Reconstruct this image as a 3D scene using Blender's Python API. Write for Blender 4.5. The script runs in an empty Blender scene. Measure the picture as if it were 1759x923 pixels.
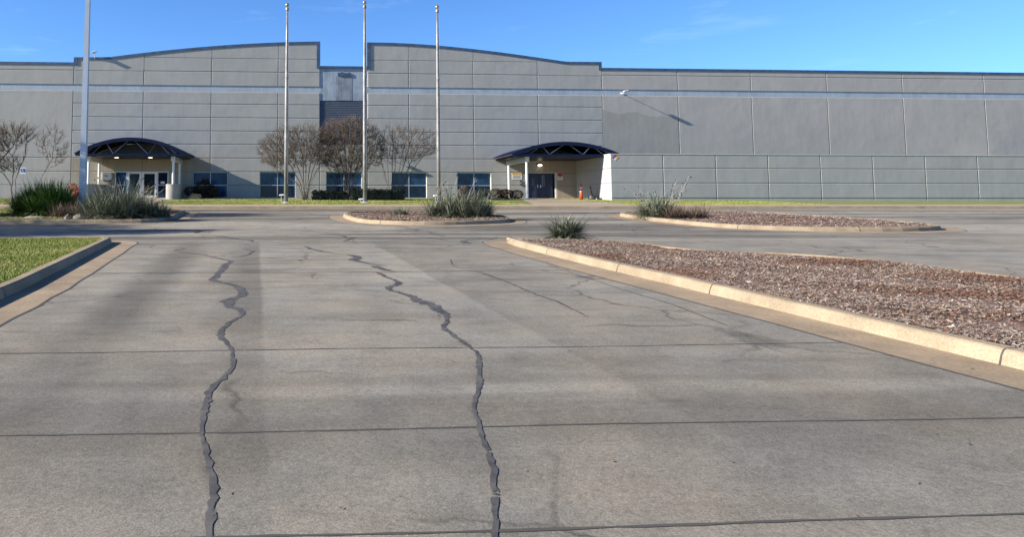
import bpy, bmesh, math, random
import numpy as np
from mathutils import Vector, Matrix
random.seed(7); RNG = np.random.default_rng(11)
C = bpy.context.scene.collection
R = math.radians
# ------------------------------------------------------------------ survey of the place
F = 1280.0; PPX, PPY = 600.0, 249.0
YAW = math.atan(80/F); PIT = math.atan(101/F)
CAMZ = 1.65; SLOPE = 0.0312; D = 63.0
FW = Vector((math.sin(YAW)*math.cos(PIT), math.cos(YAW)*math.cos(PIT), math.sin(PIT)))
RT = Vector((math.cos(YAW), -math.sin(YAW), 0))
UP = RT.cross(FW)
CAM = Vector((0, 0, CAMZ))
def ray(u, v): return FW + RT*((u-PPX)/F) + UP*((PPY-v)/F)
def at_y(u, v, Y):
    d = ray(u, v); return CAM + d*(Y/d.y)
def X(u, Y, v=300): return at_y(u, v, Y).x
def Z(v, Y, u=600): return at_y(u, v, Y).z
def g(y): return SLOPE*min(max(y, -60), 62.0)
def at_g(u, v, h=0.0):
    d = ray(u, v); t = (-(CAMZ-h))/(d.z - SLOPE*d.y); return CAM + d*t
# ------------------------------------------------------------------ materials
def new_mat(name):
    m = bpy.data.materials.new(name); m.use_nodes = True
    nt = m.node_tree; b = nt.nodes['Principled BSDF']; return m, nt, b
def N(nt, t, **k):
    n = nt.nodes.new(t)
    for a, v in k.items():
        if a in n.inputs.keys(): n.inputs[a].default_value = v
        else: setattr(n, a, v)
    return n
def mixc(nt, fac, a, b, blend='MIX'):
    m = nt.nodes.new('ShaderNodeMix'); m.data_type = 'RGBA'; m.blend_type = blend
    for s, v in ((0, fac), (6, a), (7, b)):
        if hasattr(v, 'links'): nt.links.new(v, m.inputs[s])
        else: m.inputs[s].default_value = v if s == 0 else (*v, 1)
    return m.outputs[2]
def ramp(nt, src, stops):
    r = nt.nodes.new('ShaderNodeValToRGB'); cr = r.color_ramp
    while len(cr.elements) < len(stops): cr.elements.new(0.5)
    for e, (p, c) in zip(cr.elements, stops):
        e.position = p; e.color = (c, c, c, 1) if not isinstance(c, tuple) else (*c, 1)
    nt.links.new(src, r.inputs[0]); return r.outputs[0]
def coords(nt, scale=(1, 1, 1)):
    t = nt.nodes.new('ShaderNodeTexCoord'); m = nt.nodes.new('ShaderNodeMapping')
    m.inputs['Scale'].default_value = scale
    nt.links.new(t.outputs['Object'], m.inputs['Vector']); return m.outputs[0]
def noise(nt, vec, scale, detail=5, rough=.6, dist=0):
    n = N(nt, 'ShaderNodeTexNoise'); n.inputs['Scale'].default_value = scale
    n.inputs['Detail'].default_value = detail; n.inputs['Roughness'].default_value = rough
    n.inputs['Distortion'].default_value = dist
    nt.links.new(vec, n.inputs['Vector']); return n.outputs[0]
def bump(nt, b, src, strength, dist, prev=None):
    n = nt.nodes.new('ShaderNodeBump'); n.inputs['Strength'].default_value = strength
    n.inputs['Distance'].default_value = dist; nt.links.new(src, n.inputs['Height'])
    if prev is not None: nt.links.new(prev, n.inputs['Normal'])
    nt.links.new(n.outputs[0], b.inputs['Normal']); return n.outputs[0]
def simple(name, col, rough=.7, metal=0, var=.12, scale=3.0, spec=.5, fine=None, bmp=0):
    m, nt, b = new_mat(name)
    v = coords(nt); n = noise(nt, v, scale)
    lo = tuple(c*(1-var) for c in col); hi = tuple(min(1, c*(1+var)) for c in col)
    c = mixc(nt, ramp(nt, n, [(.3, 0.), (.7, 1.)]), lo, hi)
    if fine:
        n2 = noise(nt, v, fine, 3); c = mixc(nt, .6, c, ramp(nt, n2, [(.35, .55), (.65, 1.)]), 'MULTIPLY')
    nt.links.new(c, b.inputs['Base Color'])
    b.inputs['Roughness'].default_value = rough; b.inputs['Metallic'].default_value = metal
    b.inputs['Specular IOR Level'].default_value = spec
    if bmp: bump(nt, b, noise(nt, v, fine or scale*6, 4), 1.0, bmp)
    return m
def leafmat(name, cols, rough=.55, trans=0.0):
    """random tone per leaf, from the per-corner attribute 'tone' (a fixed property of each leaf)"""
    m, nt, b = new_mat(name)
    a = nt.nodes.new('ShaderNodeAttribute'); a.attribute_name = 'tone'
    stops = [(i/(len(cols)-1), c) for i, c in enumerate(cols)]
    nt.links.new(ramp(nt, a.outputs['Fac'], stops), b.inputs['Base Color'])
    b.inputs['Roughness'].default_value = rough; b.inputs['Specular IOR Level'].default_value = .3
    return m
M = {}
def wall_mat(name, col, rowh=1.14, streak=.08):
    m, nt, b = new_mat(name); v = coords(nt)
    n = noise(nt, v, .35, 4); n2 = noise(nt, coords(nt, (3.0, 3.0, .25)), 1.0, 5)
    n3 = noise(nt, v, 14, 4)
    c = mixc(nt, ramp(nt, n, [(.3, 0.), (.7, 1.)]), tuple(x*.94 for x in col), tuple(x*1.04 for x in col))
    c = mixc(nt, 1.0, c, ramp(nt, n2, [(.25, 1-streak*2), (.6, 1.)]), 'MULTIPLY')
    c = mixc(nt, 1.0, c, ramp(nt, n3, [(.3, .93), (.6, 1.)]), 'MULTIPLY')
    nt.links.new(c, b.inputs['Base Color']); b.inputs['Roughness'].default_value = .85
    b.inputs['Specular IOR Level'].default_value = .25
    p = bump(nt, b, noise(nt, v, .5, 2.5), 1.0, .034)
    bump(nt, b, n3, .5, .004, p)
    return m
M['wall'] = wall_mat('painted_concrete', (.405, .40, .38), streak=.035)
M['wall_wing'] = wall_mat('painted_concrete_wing', (.435, .415, .39), streak=.03)
M['wall_tan'] = wall_mat('painted_concrete_tan', (.37, .325, .26))
M['patch'] = wall_mat('darker_repaint', (.365, .355, .325), streak=.05)
M['groove'] = simple('joint_sealant', (.34, .34, .345), .9)
M['coping'] = simple('blue_coping_metal', (.075, .115, .19), .45, .3, .3, 2)
def metal_streak(name, col, amt):
    m, nt, b = new_mat(name)
    n = noise(nt, coords(nt, (7, 7, .5)), 1.0, 6, .7); n2 = noise(nt, coords(nt), 1.2, 4)
    c = mixc(nt, ramp(nt, n, [(.35, 0.), (.65, 1.)]), tuple(x*(1-amt) for x in col), col)
    c = mixc(nt, 1., c, ramp(nt, n2, [(.3, 1-amt), (.6, 1.)]), 'MULTIPLY')
    nt.links.new(c, b.inputs['Base Color']); b.inputs['Roughness'].default_value = .55
    return m
M['band'] = metal_streak('blue_grey_band', (.43, .49, .56), .16)
M['centre'] = metal_streak('blue_grey_sheet', (.41, .47, .55), .28)
M['stain'] = metal_streak('rain_stained_sheet', (.36, .40, .46), .45)
M['louvre'] = simple('dark_louvre', (.11, .13, .165), .5, .2)
M['navy'] = simple('navy_paint', (.010, .016, .044), .42, 0, .2, 2, spec=.12)
M['navyroof'] = simple('navy_roof', (.022, .040, .115), .38, .2, .2, 1.5)
M['deck'] = simple('brown_deck_underside', (.05, .032, .015), .8)
M['door'] = simple('navy_door', (.028, .040, .085), .45, spec=.3)
M['white'] = simple('white_paint', (.78, .78, .77), .5, 0, .05)
M['cream'] = simple('cream_paint', (.62, .59, .53), .6, 0, .08)
M['frame'] = simple('pale_aluminium', (.55, .57, .60), .4, .3, .06)
M['concrete'] = simple('grey_concrete', (.40, .38, .35), .9, 0, .15, 2, fine=30, bmp=.004)
M['pole'] = None
def pole_mat():
    m, nt, b = new_mat('weathered_aluminium')
    v = coords(nt, (1, 1, .8)); n = noise(nt, v, 2.2, 6, .7)
    c = mixc(nt, ramp(nt, n, [(.40, 0.), (.58, 1.)]), (.22, .205, .19), (.33, .32, .31))
    n2 = noise(nt, coords(nt, (9, 9, 2)), 1, 3)
    c = mixc(nt, 1., c, ramp(nt, n2, [(.3, .72), (.55, 1.)]), 'MULTIPLY')
    nt.links.new(c, b.inputs['Base Color']); b.inputs['Metallic'].default_value = .25
    b.inputs['Roughness'].default_value = .5; return m
M['pole'] = pole_mat()
M['lightpole'] = simple('pale_grey_pole_paint', (.50, .54, .60), .45, .1, .05)
M['gold'] = simple('tarnished_gold', (.62, .36, .10), .35, .8, .25, 8)
def glass_mat(name, col, rough=.04):
    m, nt, b = new_mat(name)
    nt.links.new(mixc(nt, ramp(nt, noise(nt, coords(nt, (1.2, 1, .7)), 1.6, 3), [(.35, 0.), (.65, 1.)]), tuple(c*.5 for c in col), tuple(c*1.5 for c in col)), b.inputs['Base Color'])
    b.inputs['Roughness'].default_value = rough; b.inputs['Specular IOR Level'].default_value = .32
    bump(nt, b, noise(nt, coords(nt), .6, 1), .6, .01)
    return m
M['glass'] = glass_mat('tinted_blue_glass', (.015, .050, .118))
M['glassdark'] = glass_mat('dark_door_glass', (.006, .014, .026))
M['glasslow'] = glass_mat('dark_blue_lower_glass', (.006, .017, .045))
def blind_mat():
    m, nt, b = new_mat('tinted_glass_with_blinds'); b.inputs['Specular IOR Level'].default_value = .2
    w = N(nt, 'ShaderNodeTexWave'); w.inputs['Scale'].default_value = 2.6; w.inputs['Distortion'].default_value = .3
    nt.links.new(coords(nt), w.inputs['Vector'])
    nt.links.new(mixc(nt, w.outputs[1], (.018, .050, .105), (.032, .078, .15)), b.inputs['Base Color'])
    b.inputs['Roughness'].default_value = .08; return m
M['blind'] = blind_mat()
def asphalt():
    m, nt, b = new_mat('aged_asphalt')
    tc = nt.nodes.new('ShaderNodeTexCoord'); P = tc.outputs['Object']
    sep = nt.nodes.new('ShaderNodeSeparateXYZ'); nt.links.new(P, sep.inputs[0])
    def math_(op, a, b_=None, c=None, clamp=False):
        n = nt.nodes.new('ShaderNodeMath'); n.operation = op; n.use_clamp = clamp
        for i, x in enumerate((a, b_, c)):
            if x is None: continue
            if hasattr(x, 'links'): nt.links.new(x, n.inputs[i])
            else: n.inputs[i].default_value = x
        return n.outputs[0]
    warp = noise(nt, coords(nt, (.5, .25, 1)), 1.0, 4)
    warpf = noise(nt, coords(nt), 3.0, 4)
    # lane strips run along y, so they depend on x alone; x = -8..8 -> 0..1
    xx = math_('ADD', sep.outputs[0], math_('MULTIPLY', math_('SUBTRACT', warp, .5), .22))
    xx = math_('ADD', xx, math_('MULTIPLY', math_('SUBTRACT', warpf, .5), .10))
    xx = math_('SUBTRACT', xx, math_('MULTIPLY', math_('SUBTRACT', sep.outputs[1], 13.0), -.06))
    t = math_('DIVIDE', math_('ADD', xx, 8.0), 16.0, clamp=True)
    def px(x): return (x+8)/16
    lanes = ramp(nt, t, [(0, .92), (px(-3.9), .95), (px(-3.0), .98), (px(-2.65), .64), (px(-2.3), .62), (px(-1.9), .98), (px(-1.5), .94), (px(-1.0), .70), (px(-.72), .68), (px(-.69), 1.02),
                         (px(.6), .97), (px(1.2), 1.0), (px(2.2), 1.08), (px(2.24), .82), (px(3.0), .90), (px(3.6), .86), (px(4.4), .98)])
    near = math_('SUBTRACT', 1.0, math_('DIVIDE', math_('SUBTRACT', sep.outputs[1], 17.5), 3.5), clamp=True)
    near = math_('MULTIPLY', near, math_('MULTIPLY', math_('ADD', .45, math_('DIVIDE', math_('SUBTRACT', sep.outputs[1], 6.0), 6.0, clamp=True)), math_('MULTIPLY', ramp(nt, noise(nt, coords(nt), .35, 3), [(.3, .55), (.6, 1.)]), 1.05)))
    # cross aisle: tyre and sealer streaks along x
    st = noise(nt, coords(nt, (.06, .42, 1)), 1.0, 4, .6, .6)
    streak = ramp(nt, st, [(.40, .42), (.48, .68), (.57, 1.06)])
    big = noise(nt, coords(nt), .22, 5, .6)
    blot = noise(nt, coords(nt), 1.7, 5, .65)
    grain = noise(nt, coords(nt), 26, 6, .8)
    fineg = noise(nt, coords(nt), 110, 3, .7)
    base = mixc(nt, ramp(nt, big, [(.3, 0.), (.7, 1.)]), (.262, .243, .212), (.342, .316, .274))
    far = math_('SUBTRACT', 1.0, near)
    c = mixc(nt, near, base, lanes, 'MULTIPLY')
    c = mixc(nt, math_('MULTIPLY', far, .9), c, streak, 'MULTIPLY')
    c = mixc(nt, math_('MULTIPLY', near, .35), c, ramp(nt, noise(nt, coords(nt, (.3, 1.6, 1)), 1, 5), [(.34, .42), (.52, 1.)]), 'MULTIPLY')
    c = mixc(nt, .8, c, ramp(nt, blot, [(.28, .70), (.6, 1.06)]), 'MULTIPLY')
    c = mixc(nt, .9, c, ramp(nt, grain, [(.3, .62), (.5, 1.), (.72, 1.28)]), 'MULTIPLY')
    c = mixc(nt, .9, c, ramp(nt, fineg, [(.3, .68), (.5, 1.), (.7, 1.28)]), 'MULTIPLY')
    # hairline cracking, oil drips and coarse aggregate
    def vor(scale, feature, vec):
        n = nt.nodes.new('ShaderNodeTexVoronoi'); n.feature = feature; n.inputs['Scale'].default_value = scale; nt.links.new(vec, n.inputs['Vector']); return n
    wv = nt.nodes.new('ShaderNodeVectorMath'); wv.operation = 'MULTIPLY_ADD'
    nz = nt.nodes.new('ShaderNodeTexNoise'); nz.inputs['Scale'].default_value = 1.1; nz.inputs['Detail'].default_value = 5; nt.links.new(coords(nt), nz.inputs['Vector'])
    nt.links.new(nz.outputs[1], wv.inputs[0]); wv.inputs[1].default_value = (.9, .9, 0); nt.links.new(coords(nt), wv.inputs[2])
    hair = ramp(nt, vor(.42, 'DISTANCE_TO_EDGE', wv.outputs[0]).outputs['Distance'], [(0, .45), (.006, .62), (.016, 1.)])
    hmask = ramp(nt, noise(nt, coords(nt), .3, 3), [(.48, 0.), (.58, 1.)])
    c = mixc(nt, hmask, c, hair, 'MULTIPLY')
    drip = ramp(nt, vor(1.3, 'F1', wv.outputs[0]).outputs['Distance'], [(.03, .55), (.10, .85), (.2, 1.)])
    dmask = ramp(nt, noise(nt, coords(nt, (.8, .25, 1)), .9, 2), [(.56, 0.), (.66, .8)])
    c = mixc(nt, dmask, c, drip, 'MULTIPLY')
    agg = ramp(nt, vor(75, 'F1', coords(nt)).outputs['Distance'], [(.0, 1.22), (.35, 1.0), (.6, .80)])
    c = mixc(nt, .75, c, agg, 'MULTIPLY')
    warm = mixc(nt, ramp(nt, noise(nt, coords(nt), .8, 4), [(.35, 0.), (.65, 1.)]), (.96, .98, 1.0), (1.05, 1.0, .93))
    c = mixc(nt, 1., c, warm, 'MULTIPLY')
    nt.links.new(c, b.inputs['Base Color']); b.inputs['Roughness'].default_value = .92
    b.inputs['Specular IOR Level'].default_value = .25
    p = bump(nt, b, grain, .6, .006); bump(nt, b, fineg, .6, .003, p)
    return m
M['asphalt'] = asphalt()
def seal_mat():
    m, nt, b = new_mat('crack_sealant'); v = coords(nt)
    c = mixc(nt, ramp(nt, noise(nt, v, 5, 5), [(.35, 0.), (.65, 1.)]), (.055, .052, .05), (.125, .116, .106))
    nt.links.new(c, b.inputs['Base Color']); b.inputs['Roughness'].default_value = .6
    n2 = noise(nt, v, 11, 6, .7); n3 = noise(nt, v, 2.0, 3)
    mx = nt.nodes.new('ShaderNodeMath'); mx.operation = 'MULTIPLY_ADD'; nt.links.new(n3, mx.inputs[0]); mx.inputs[1].default_value = .55; nt.links.new(n2, mx.inputs[2])
    nt.links.new(ramp(nt, mx.outputs[0], [(.60, 0.), (.68, 1.)]), b.inputs['Alpha']); bump(nt, b, n2, .5, .004); return m
M['seal'] = seal_mat()
M['joint'] = simple('pavement_joint', (.07, .065, .06), .95)
M['kerb'] = simple('tan_concrete_kerb', (.33, .258, .175), .92, 0, .24, 1.6, fine=45, bmp=.003)
M['gutter'] = simple('tan_concrete_gutter', (.325, .245, .162), .92, 0, .28, 1.1, fine=30, bmp=.002)
M['walk'] = simple('buff_sidewalk', (.40, .32, .225), .92, 0, .12, .6, fine=20)
M['lawn'] = simple('lawn_soil', (.19, .21, .05), .95, 0, .35, 1.2, fine=12)
M['soil'] = simple('mulch_soil', (.20, .135, .11), 1., 0, .4, 3, fine=25, bmp=.02)
M['far'] = simple('distant_ground', (.12, .13, .07), 1., 0, .3, .05)
M['grass'] = leafmat('grass_blades', [(.13, .18, .022), (.22, .26, .04), (.30, .30, .07), (.41, .345, .15)])
M['chips'] = leafmat('mulch_chips', [(.11, .05, .032), (.235, .115, .07), (.27, .185, .14), (.33, .265, .215), (.48, .42, .37)], .95)
M['yucca'] = leafmat('grey_green_leaves', [(.046, .056, .037), (.11, .128, .085), (.23, .25, .175), (.41, .39, .30)])
M['palm'] = leafmat('dark_green_leaves', [(.018, .052, .009), (.058, .13, .021), (.14, .225, .048), (.29, .31, .10)])
M['dry'] = leafmat('dry_stems', [(.06, .038, .028), (.12, .082, .06), (.20, .15, .11), (.27, .22, .17)], .9)
M['stalk'] = simple('bleached_stalk', (.42, .37, .31), .8)
M['pod'] = simple('dark_seed_pod', (.03, .022, .018), .8)
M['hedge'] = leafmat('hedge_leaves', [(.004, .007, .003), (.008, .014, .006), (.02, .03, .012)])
M['redleaf'] = leafmat('red_leaves', [(.25, .03, .015), (.5, .08, .04), (.62, .16, .09)])
M['nandina'] = leafmat('dark_shrub_leaves', [(.008, .012, .007), (.015, .022, .01), (.03, .03, .012), (.13, .02, .015)])
M['bark'] = simple('bare_bark', (.12, .095, .078), .9, 0, .35, 6)
M['bark2'] = simple('pale_bark', (.22, .18, .15), .9, 0, .3, 6)
M['twig'] = leafmat('twigs_and_seed_heads', [(.075, .056, .044), (.15, .112, .084), (.225, .165, .12)], .9)
M['rock'] = simple('tan_boulder', (.42, .29, .15), .95, 0, .3, 4, fine=14, bmp=.02)
M['greystone'] = simple('grey_stone', (.24, .20, .17), .95, 0, .25, 4, fine=14, bmp=.01)
M['orange'] = simple('orange_plastic', (.80, .10, .02), .5)
M['black'] = simple('black_plastic', (.018, .018, .02), .5)
M['charcoal'] = simple('charcoal_plastic', (.05, .052, .058), .5)
M['blue'] = simple('sign_blue', (.02, .10, .42), .5)
M['red'] = simple('sign_red', (.55, .02, .02), .5)
M['yellow'] = simple('sign_yellow', (.75, .42, .02), .5)
M['grey'] = simple('grey_paint', (.35, .36, .37), .6)
M['text'] = simple('sign_lettering', (.08, .08, .08), .6)
M['steel'] = simple('brushed_steel', (.6, .6, .6), .3, .9)
def emis(name, col, s):
    m, nt, b = new_mat(name); b.inputs['Base Color'].default_value = (*col, 1)
    b.inputs['Emission Color'].default_value = (*col, 1); b.inputs['Emission Strength'].default_value = s; return m
M['lamp'] = emis('lit_lamp_lens', (1, .86, .62), 1.6)
# ------------------------------------------------------------------ mesh builder
class MB:
    def __init__(s): s.v = []; s.f = []; s.t = []
    def add(s, vs, fs, tone=None):
        o = len(s.v); s.v.extend([tuple(p) for p in vs]); s.f.extend([tuple(i+o for i in f) for f in fs])
        s.t.extend([tone if tone is not None else .5]*len(fs))
    def box(s, x0, x1, y0, y1, z0, z1):
        s.add([(x0, y0, z0), (x1, y0, z0), (x1, y1, z0), (x0, y1, z0), (x0, y0, z1), (x1, y0, z1), (x1, y1, z1), (x0, y1, z1)],
              [(0, 3, 2, 1), (4, 5, 6, 7), (0, 1, 5, 4), (1, 2, 6, 5), (2, 3, 7, 6), (3, 0, 4, 7)])
    def prism(s, poly, y0, y1):
        """poly = list of (x,z), extruded along y"""
        n = len(poly)
        s.add([(x, y0, z) for x, z in poly]+[(x, y1, z) for x, z in poly],
              [tuple(range(n)), tuple(range(2*n-1, n-1, -1))]+[(i, i+n, (i+1) % n+n, (i+1) % n) for i in range(n)])
    def prismz(s, poly, zf0, zf1):
        """poly = list of (x,y); zf = height functions or numbers"""
        n = len(poly); a = zf0 if callable(zf0) else (lambda x, y: zf0); b = zf1 if callable(zf1) else (lambda x, y: zf1)
        s.add([(x, y, a(x, y)) for x, y in poly]+[(x, y, b(x, y)) for x, y in poly],
              [tuple(range(n-1, -1, -1)), tuple(range(n, 2*n))]+[(i, (i+1) % n, (i+1) % n+n, i+n) for i in range(n)])
    def tube(s, pts, rad, n=6, cap=True, tone=None):
        pts = [Vector(p) for p in pts]; k = len(pts)
        if not hasattr(rad, '__len__'): rad = [rad]*k
        vs = []; ref = Vector((.31, .17, .93))
        for i, p in enumerate(pts):
            d = (pts[min(i+1, k-1)]-pts[max(i-1, 0)]).normalized()
            a = d.cross(ref); a = a if a.length > .05 else d.cross(Vector((1, 0, 0))); a.normalize(); b = d.cross(a)
            for j in range(n):
                t = 2*math.pi*j/n; vs.append(p+(a*math.cos(t)+b*math.sin(t))*rad[i])
        fs = [(i*n+j, i*n+(j+1) % n, (i+1)*n+(j+1) % n, (i+1)*n+j) for i in range(k-1) for j in range(n)]
        if cap: fs += [tuple(range(n-1, -1, -1)), tuple((k-1)*n+j for j in range(n))]
        s.add(vs, fs, tone)
    def lathe(s, prof, c=(0, 0, 0), n=20):
        vs = []; k = len(prof)
        for r, z in prof:
            for j in range(n):
                t = 2*math.pi*j/n; vs.append((c[0]+r*math.cos(t), c[1]+r*math.sin(t), c[2]+z))
        fs = [(i*n+j, i*n+(j+1) % n, (i+1)*n+(j+1) % n, (i+1)*n+j) for i in range(k-1) for j in range(n)]
        fs += [tuple(range(n-1, -1, -1)), tuple((k-1)*n+j for j in range(n))]
        s.add(vs, fs)
    def build(s, name, mat, parent=None, smooth=False, bevel=0):
        me = bpy.data.meshes.new(name); me.from_pydata(s.v, [], s.f); me.update()
        ob = bpy.data.objects.new(name, me); C.objects.link(ob)
        me.materials.append(mat)
        if 'tone' in [n.attribute_name for n in mat.node_tree.nodes if n.type == 'ATTRIBUTE']:
            at = me.attributes.new('tone', 'FLOAT', 'FACE'); at.data.foreach_set('value', s.t)
        if smooth: me.polygons.foreach_set('use_smooth', [True]*len(me.polygons))
        if bevel:
            b = ob.modifiers.new('bevel', 'BEVEL'); b.width = bevel; b.segments = 2; b.limit_method = 'ANGLE'
        if parent is not None:
            ob.parent = parent; ob.matrix_parent_inverse = Matrix.Translation(-parent.location)
        return ob
def raw(name, V, Fc, T, mat, parent=None):
    """fast mesh from numpy arrays; Fc = (n,3) or (n,4)"""
    me = bpy.data.meshes.new(name); k = Fc.shape[1]
    me.vertices.add(len(V)); me.vertices.foreach_set('co', np.asarray(V, np.float32).ravel())
    me.loops.add(Fc.size); me.loops.foreach_set('vertex_index', Fc.astype(np.int32).ravel())
    me.polygons.add(len(Fc)); me.polygons.foreach_set('loop_start', np.arange(len(Fc), dtype=np.int32)*k)
    me.update(calc_edges=True); me.validate()
    at = me.attributes.new('tone', 'FLOAT', 'FACE'); at.data.foreach_set('value', np.asarray(T, np.float32)[:len(me.polygons)])
    me.materials.append(mat); ob = bpy.data.objects.new(name, me); C.objects.link(ob)
    if parent is not None:
        ob.parent = parent; ob.matrix_parent_inverse = Matrix.Translation(-parent.location)
    return ob
def tag(o, label=None, cat=None, group=None, kind=None):
    for k, v in (('label', label), ('category', cat), ('group', group), ('kind', kind)):
        if v: o[k] = v
    return o
def empty(name, loc, label=None, cat=None, group=None, kind=None):
    o = bpy.data.objects.new(name, None); C.objects.link(o); o.location = loc; o.empty_display_size = .3
    return tag(o, label, cat, group, kind)
def copy_tree(o, dloc, label=None, rz=None):
    c = o.copy(); C.objects.link(c); c.location = o.location+Vector(dloc)
    if rz is not None: c.rotation_euler.z = rz
    if label: c['label'] = label
    for ch in o.children:
        k = ch.copy(); C.objects.link(k); k.parent = c
        for gch in ch.children:
            q = gch.copy(); C.objects.link(q); q.parent = k
    return c
# ------------------------------------------------------------------ light, sky, camera
SUN = Vector((-1.0, -.16, .46)).normalized()
sl = bpy.data.lights.new('sun', 'SUN'); sl.energy = 5.0; sl.angle = R(.55); sl.color = (1.0, .93, .82)
so = bpy.data.objects.new('sun', sl); C.objects.link(so); so.rotation_euler = SUN.to_track_quat('Z', 'Y').to_euler()
w = bpy.data.worlds.new('World'); bpy.context.scene.world = w; w.use_nodes = True
nt = w.node_tree; bg = nt.nodes['Background']
sky = nt.nodes.new('ShaderNodeTexSky'); sky.sky_type = 'NISHITA'; sky.sun_disc = False
sky.sun_elevation = math.asin(SUN.z); sky.sun_rotation = math.atan2(SUN.x, SUN.y) % (2*math.pi)
sky.altitude = 150; sky.air_density = 1.0; sky.dust_density = .15; sky.ozone_density = 3.2
geo = nt.nodes.new('ShaderNodeTexCoord'); mp = nt.nodes.new('ShaderNodeMapping'); mp.inputs['Scale'].default_value = (5, 5, 26)
nt.links.new(geo.outputs['Generated'], mp.inputs['Vector'])
cn = noise(nt, mp.outputs[0], 1.0, 6, .62, .3)
wisps = ramp(nt, cn, [(.60, 0.), (.82, .16)])
deep = mixc(nt, 1.0, sky.outputs[0], (.66, 1.0, 1.46), 'MULTIPLY')
sz = nt.nodes.new('ShaderNodeSeparateXYZ'); nt.links.new(geo.outputs['Generated'], sz.inputs[0])
deep = mixc(nt, 1.0, deep, ramp(nt, sz.outputs[2], [(.0, .8), (.10, 1.0), (.30, .92), (.48, .5), (1., .38)]), 'MULTIPLY')
skyc = mixc(nt, wisps, deep, (7.0, 8.6, 10.5))
nt.links.new(skyc, bg.inputs['Color']); bg.inputs['Strength'].default_value = .076
cd = bpy.data.cameras.new('camera'); cam = bpy.data.objects.new('camera', cd); C.objects.link(cam)
cam.location = CAM; rot = Matrix((RT, UP, -FW)).transposed(); cam.rotation_euler = rot.to_euler()
FRAME_W, FRAME_H = 1759.0, 923.0
cd.sensor_fit = 'HORIZONTAL'; cd.sensor_width = 36; cd.lens = F/FRAME_W*36
cd.shift_x = (FRAME_W/2-PPX)/FRAME_W; cd.shift_y = -(FRAME_H/2-PPY)/FRAME_W
cd.clip_end = 6000; cd.clip_start = .05; bpy.context.scene.camera = cam
vs = bpy.context.scene.view_settings; vs.view_transform = 'Standard'; vs.look = 'None'; vs.gamma = 1; vs.exposure = 1.06
cy = bpy.context.scene.cycles; cy.use_denoising = True; cy.max_bounces = 6
# ------------------------------------------------------------------ ground
KF = at_g(600, 359).y            # far kerb face
WALK0, WALK1 = KF+.15, KF+3.0
def sheet(name, x0, x1, ys, mat, h=0., kind='structure', parent=None, gy=g):
    m = MB(); vs_ = []
    for y in ys: vs_ += [(x0, y, gy(y)+h), (x1, y, gy(y)+h)]
    m.add(vs_, [(2*i, 2*i+1, 2*i+3, 2*i+2) for i in range(len(ys)-1)])
    o = m.build(name, mat, parent)
    if kind and parent is None: o['kind'] = kind
    return o
sheet('ground', -3000, 3000, [-3000, -60, 62, 3000], M['far'], -.03)
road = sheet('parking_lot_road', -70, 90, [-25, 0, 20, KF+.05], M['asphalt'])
# ---- crack sealant and joints, parts of the road
def strip(pts, widths, name, mat, h=.004, jit=.25):
    P = [at_g(u, v) for u, v in pts]; P = [Vector((p.x, p.y)) for p in P]
    Q = []; W = []
    for i in range(len(P)-1):
        n = max(2, int((P[i+1]-P[i]).length/.06))
        for k in range(n):
            t = k/n; Q.append(P[i].lerp(P[i+1], t)); W.append(widths[i]*(1-t)+widths[i+1]*t)
    Q.append(P[-1]); W.append(widths[-1])
    for _ in range(3):
        Q = [Q[0]]+[(Q[i-1]+Q[i]*2+Q[i+1])/4 for i in range(1, len(Q)-1)]+[Q[-1]]
    m = MB(); vs_ = []; wob = 0
    for i, p in enumerate(Q):
        d = (Q[min(i+1, len(Q)-1)]-Q[max(i-1, 0)])
        d = d.normalized() if d.length > 1e-6 else Vector((1, 0)); n = Vector((-d.y, d.x))
        wob = wob*.75+random.uniform(-1, 1)*.16
        a, b = W[i]*(.5+random.uniform(-jit, jit)*.6), W[i]*(.5+random.uniform(-jit, jit)*.6)
        l, r = p+n*(a+wob*W[i]), p-n*(b-wob*W[i])
        vs_ += [(l.x, l.y, g(l.y)+h), (r.x, r.y, g(r.y)+h)]
    m.add(vs_, [(2*i+1, 2*i+3, 2*i+2, 2*i) for i in range(len(Q)-1)])
    return m.build(name, mat, road)
def c2(L, ox, oy=380, s=5.863): return [(ox+x/s, oy+y/s) for x, y in L]
A_, B_ = 280, 560
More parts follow.
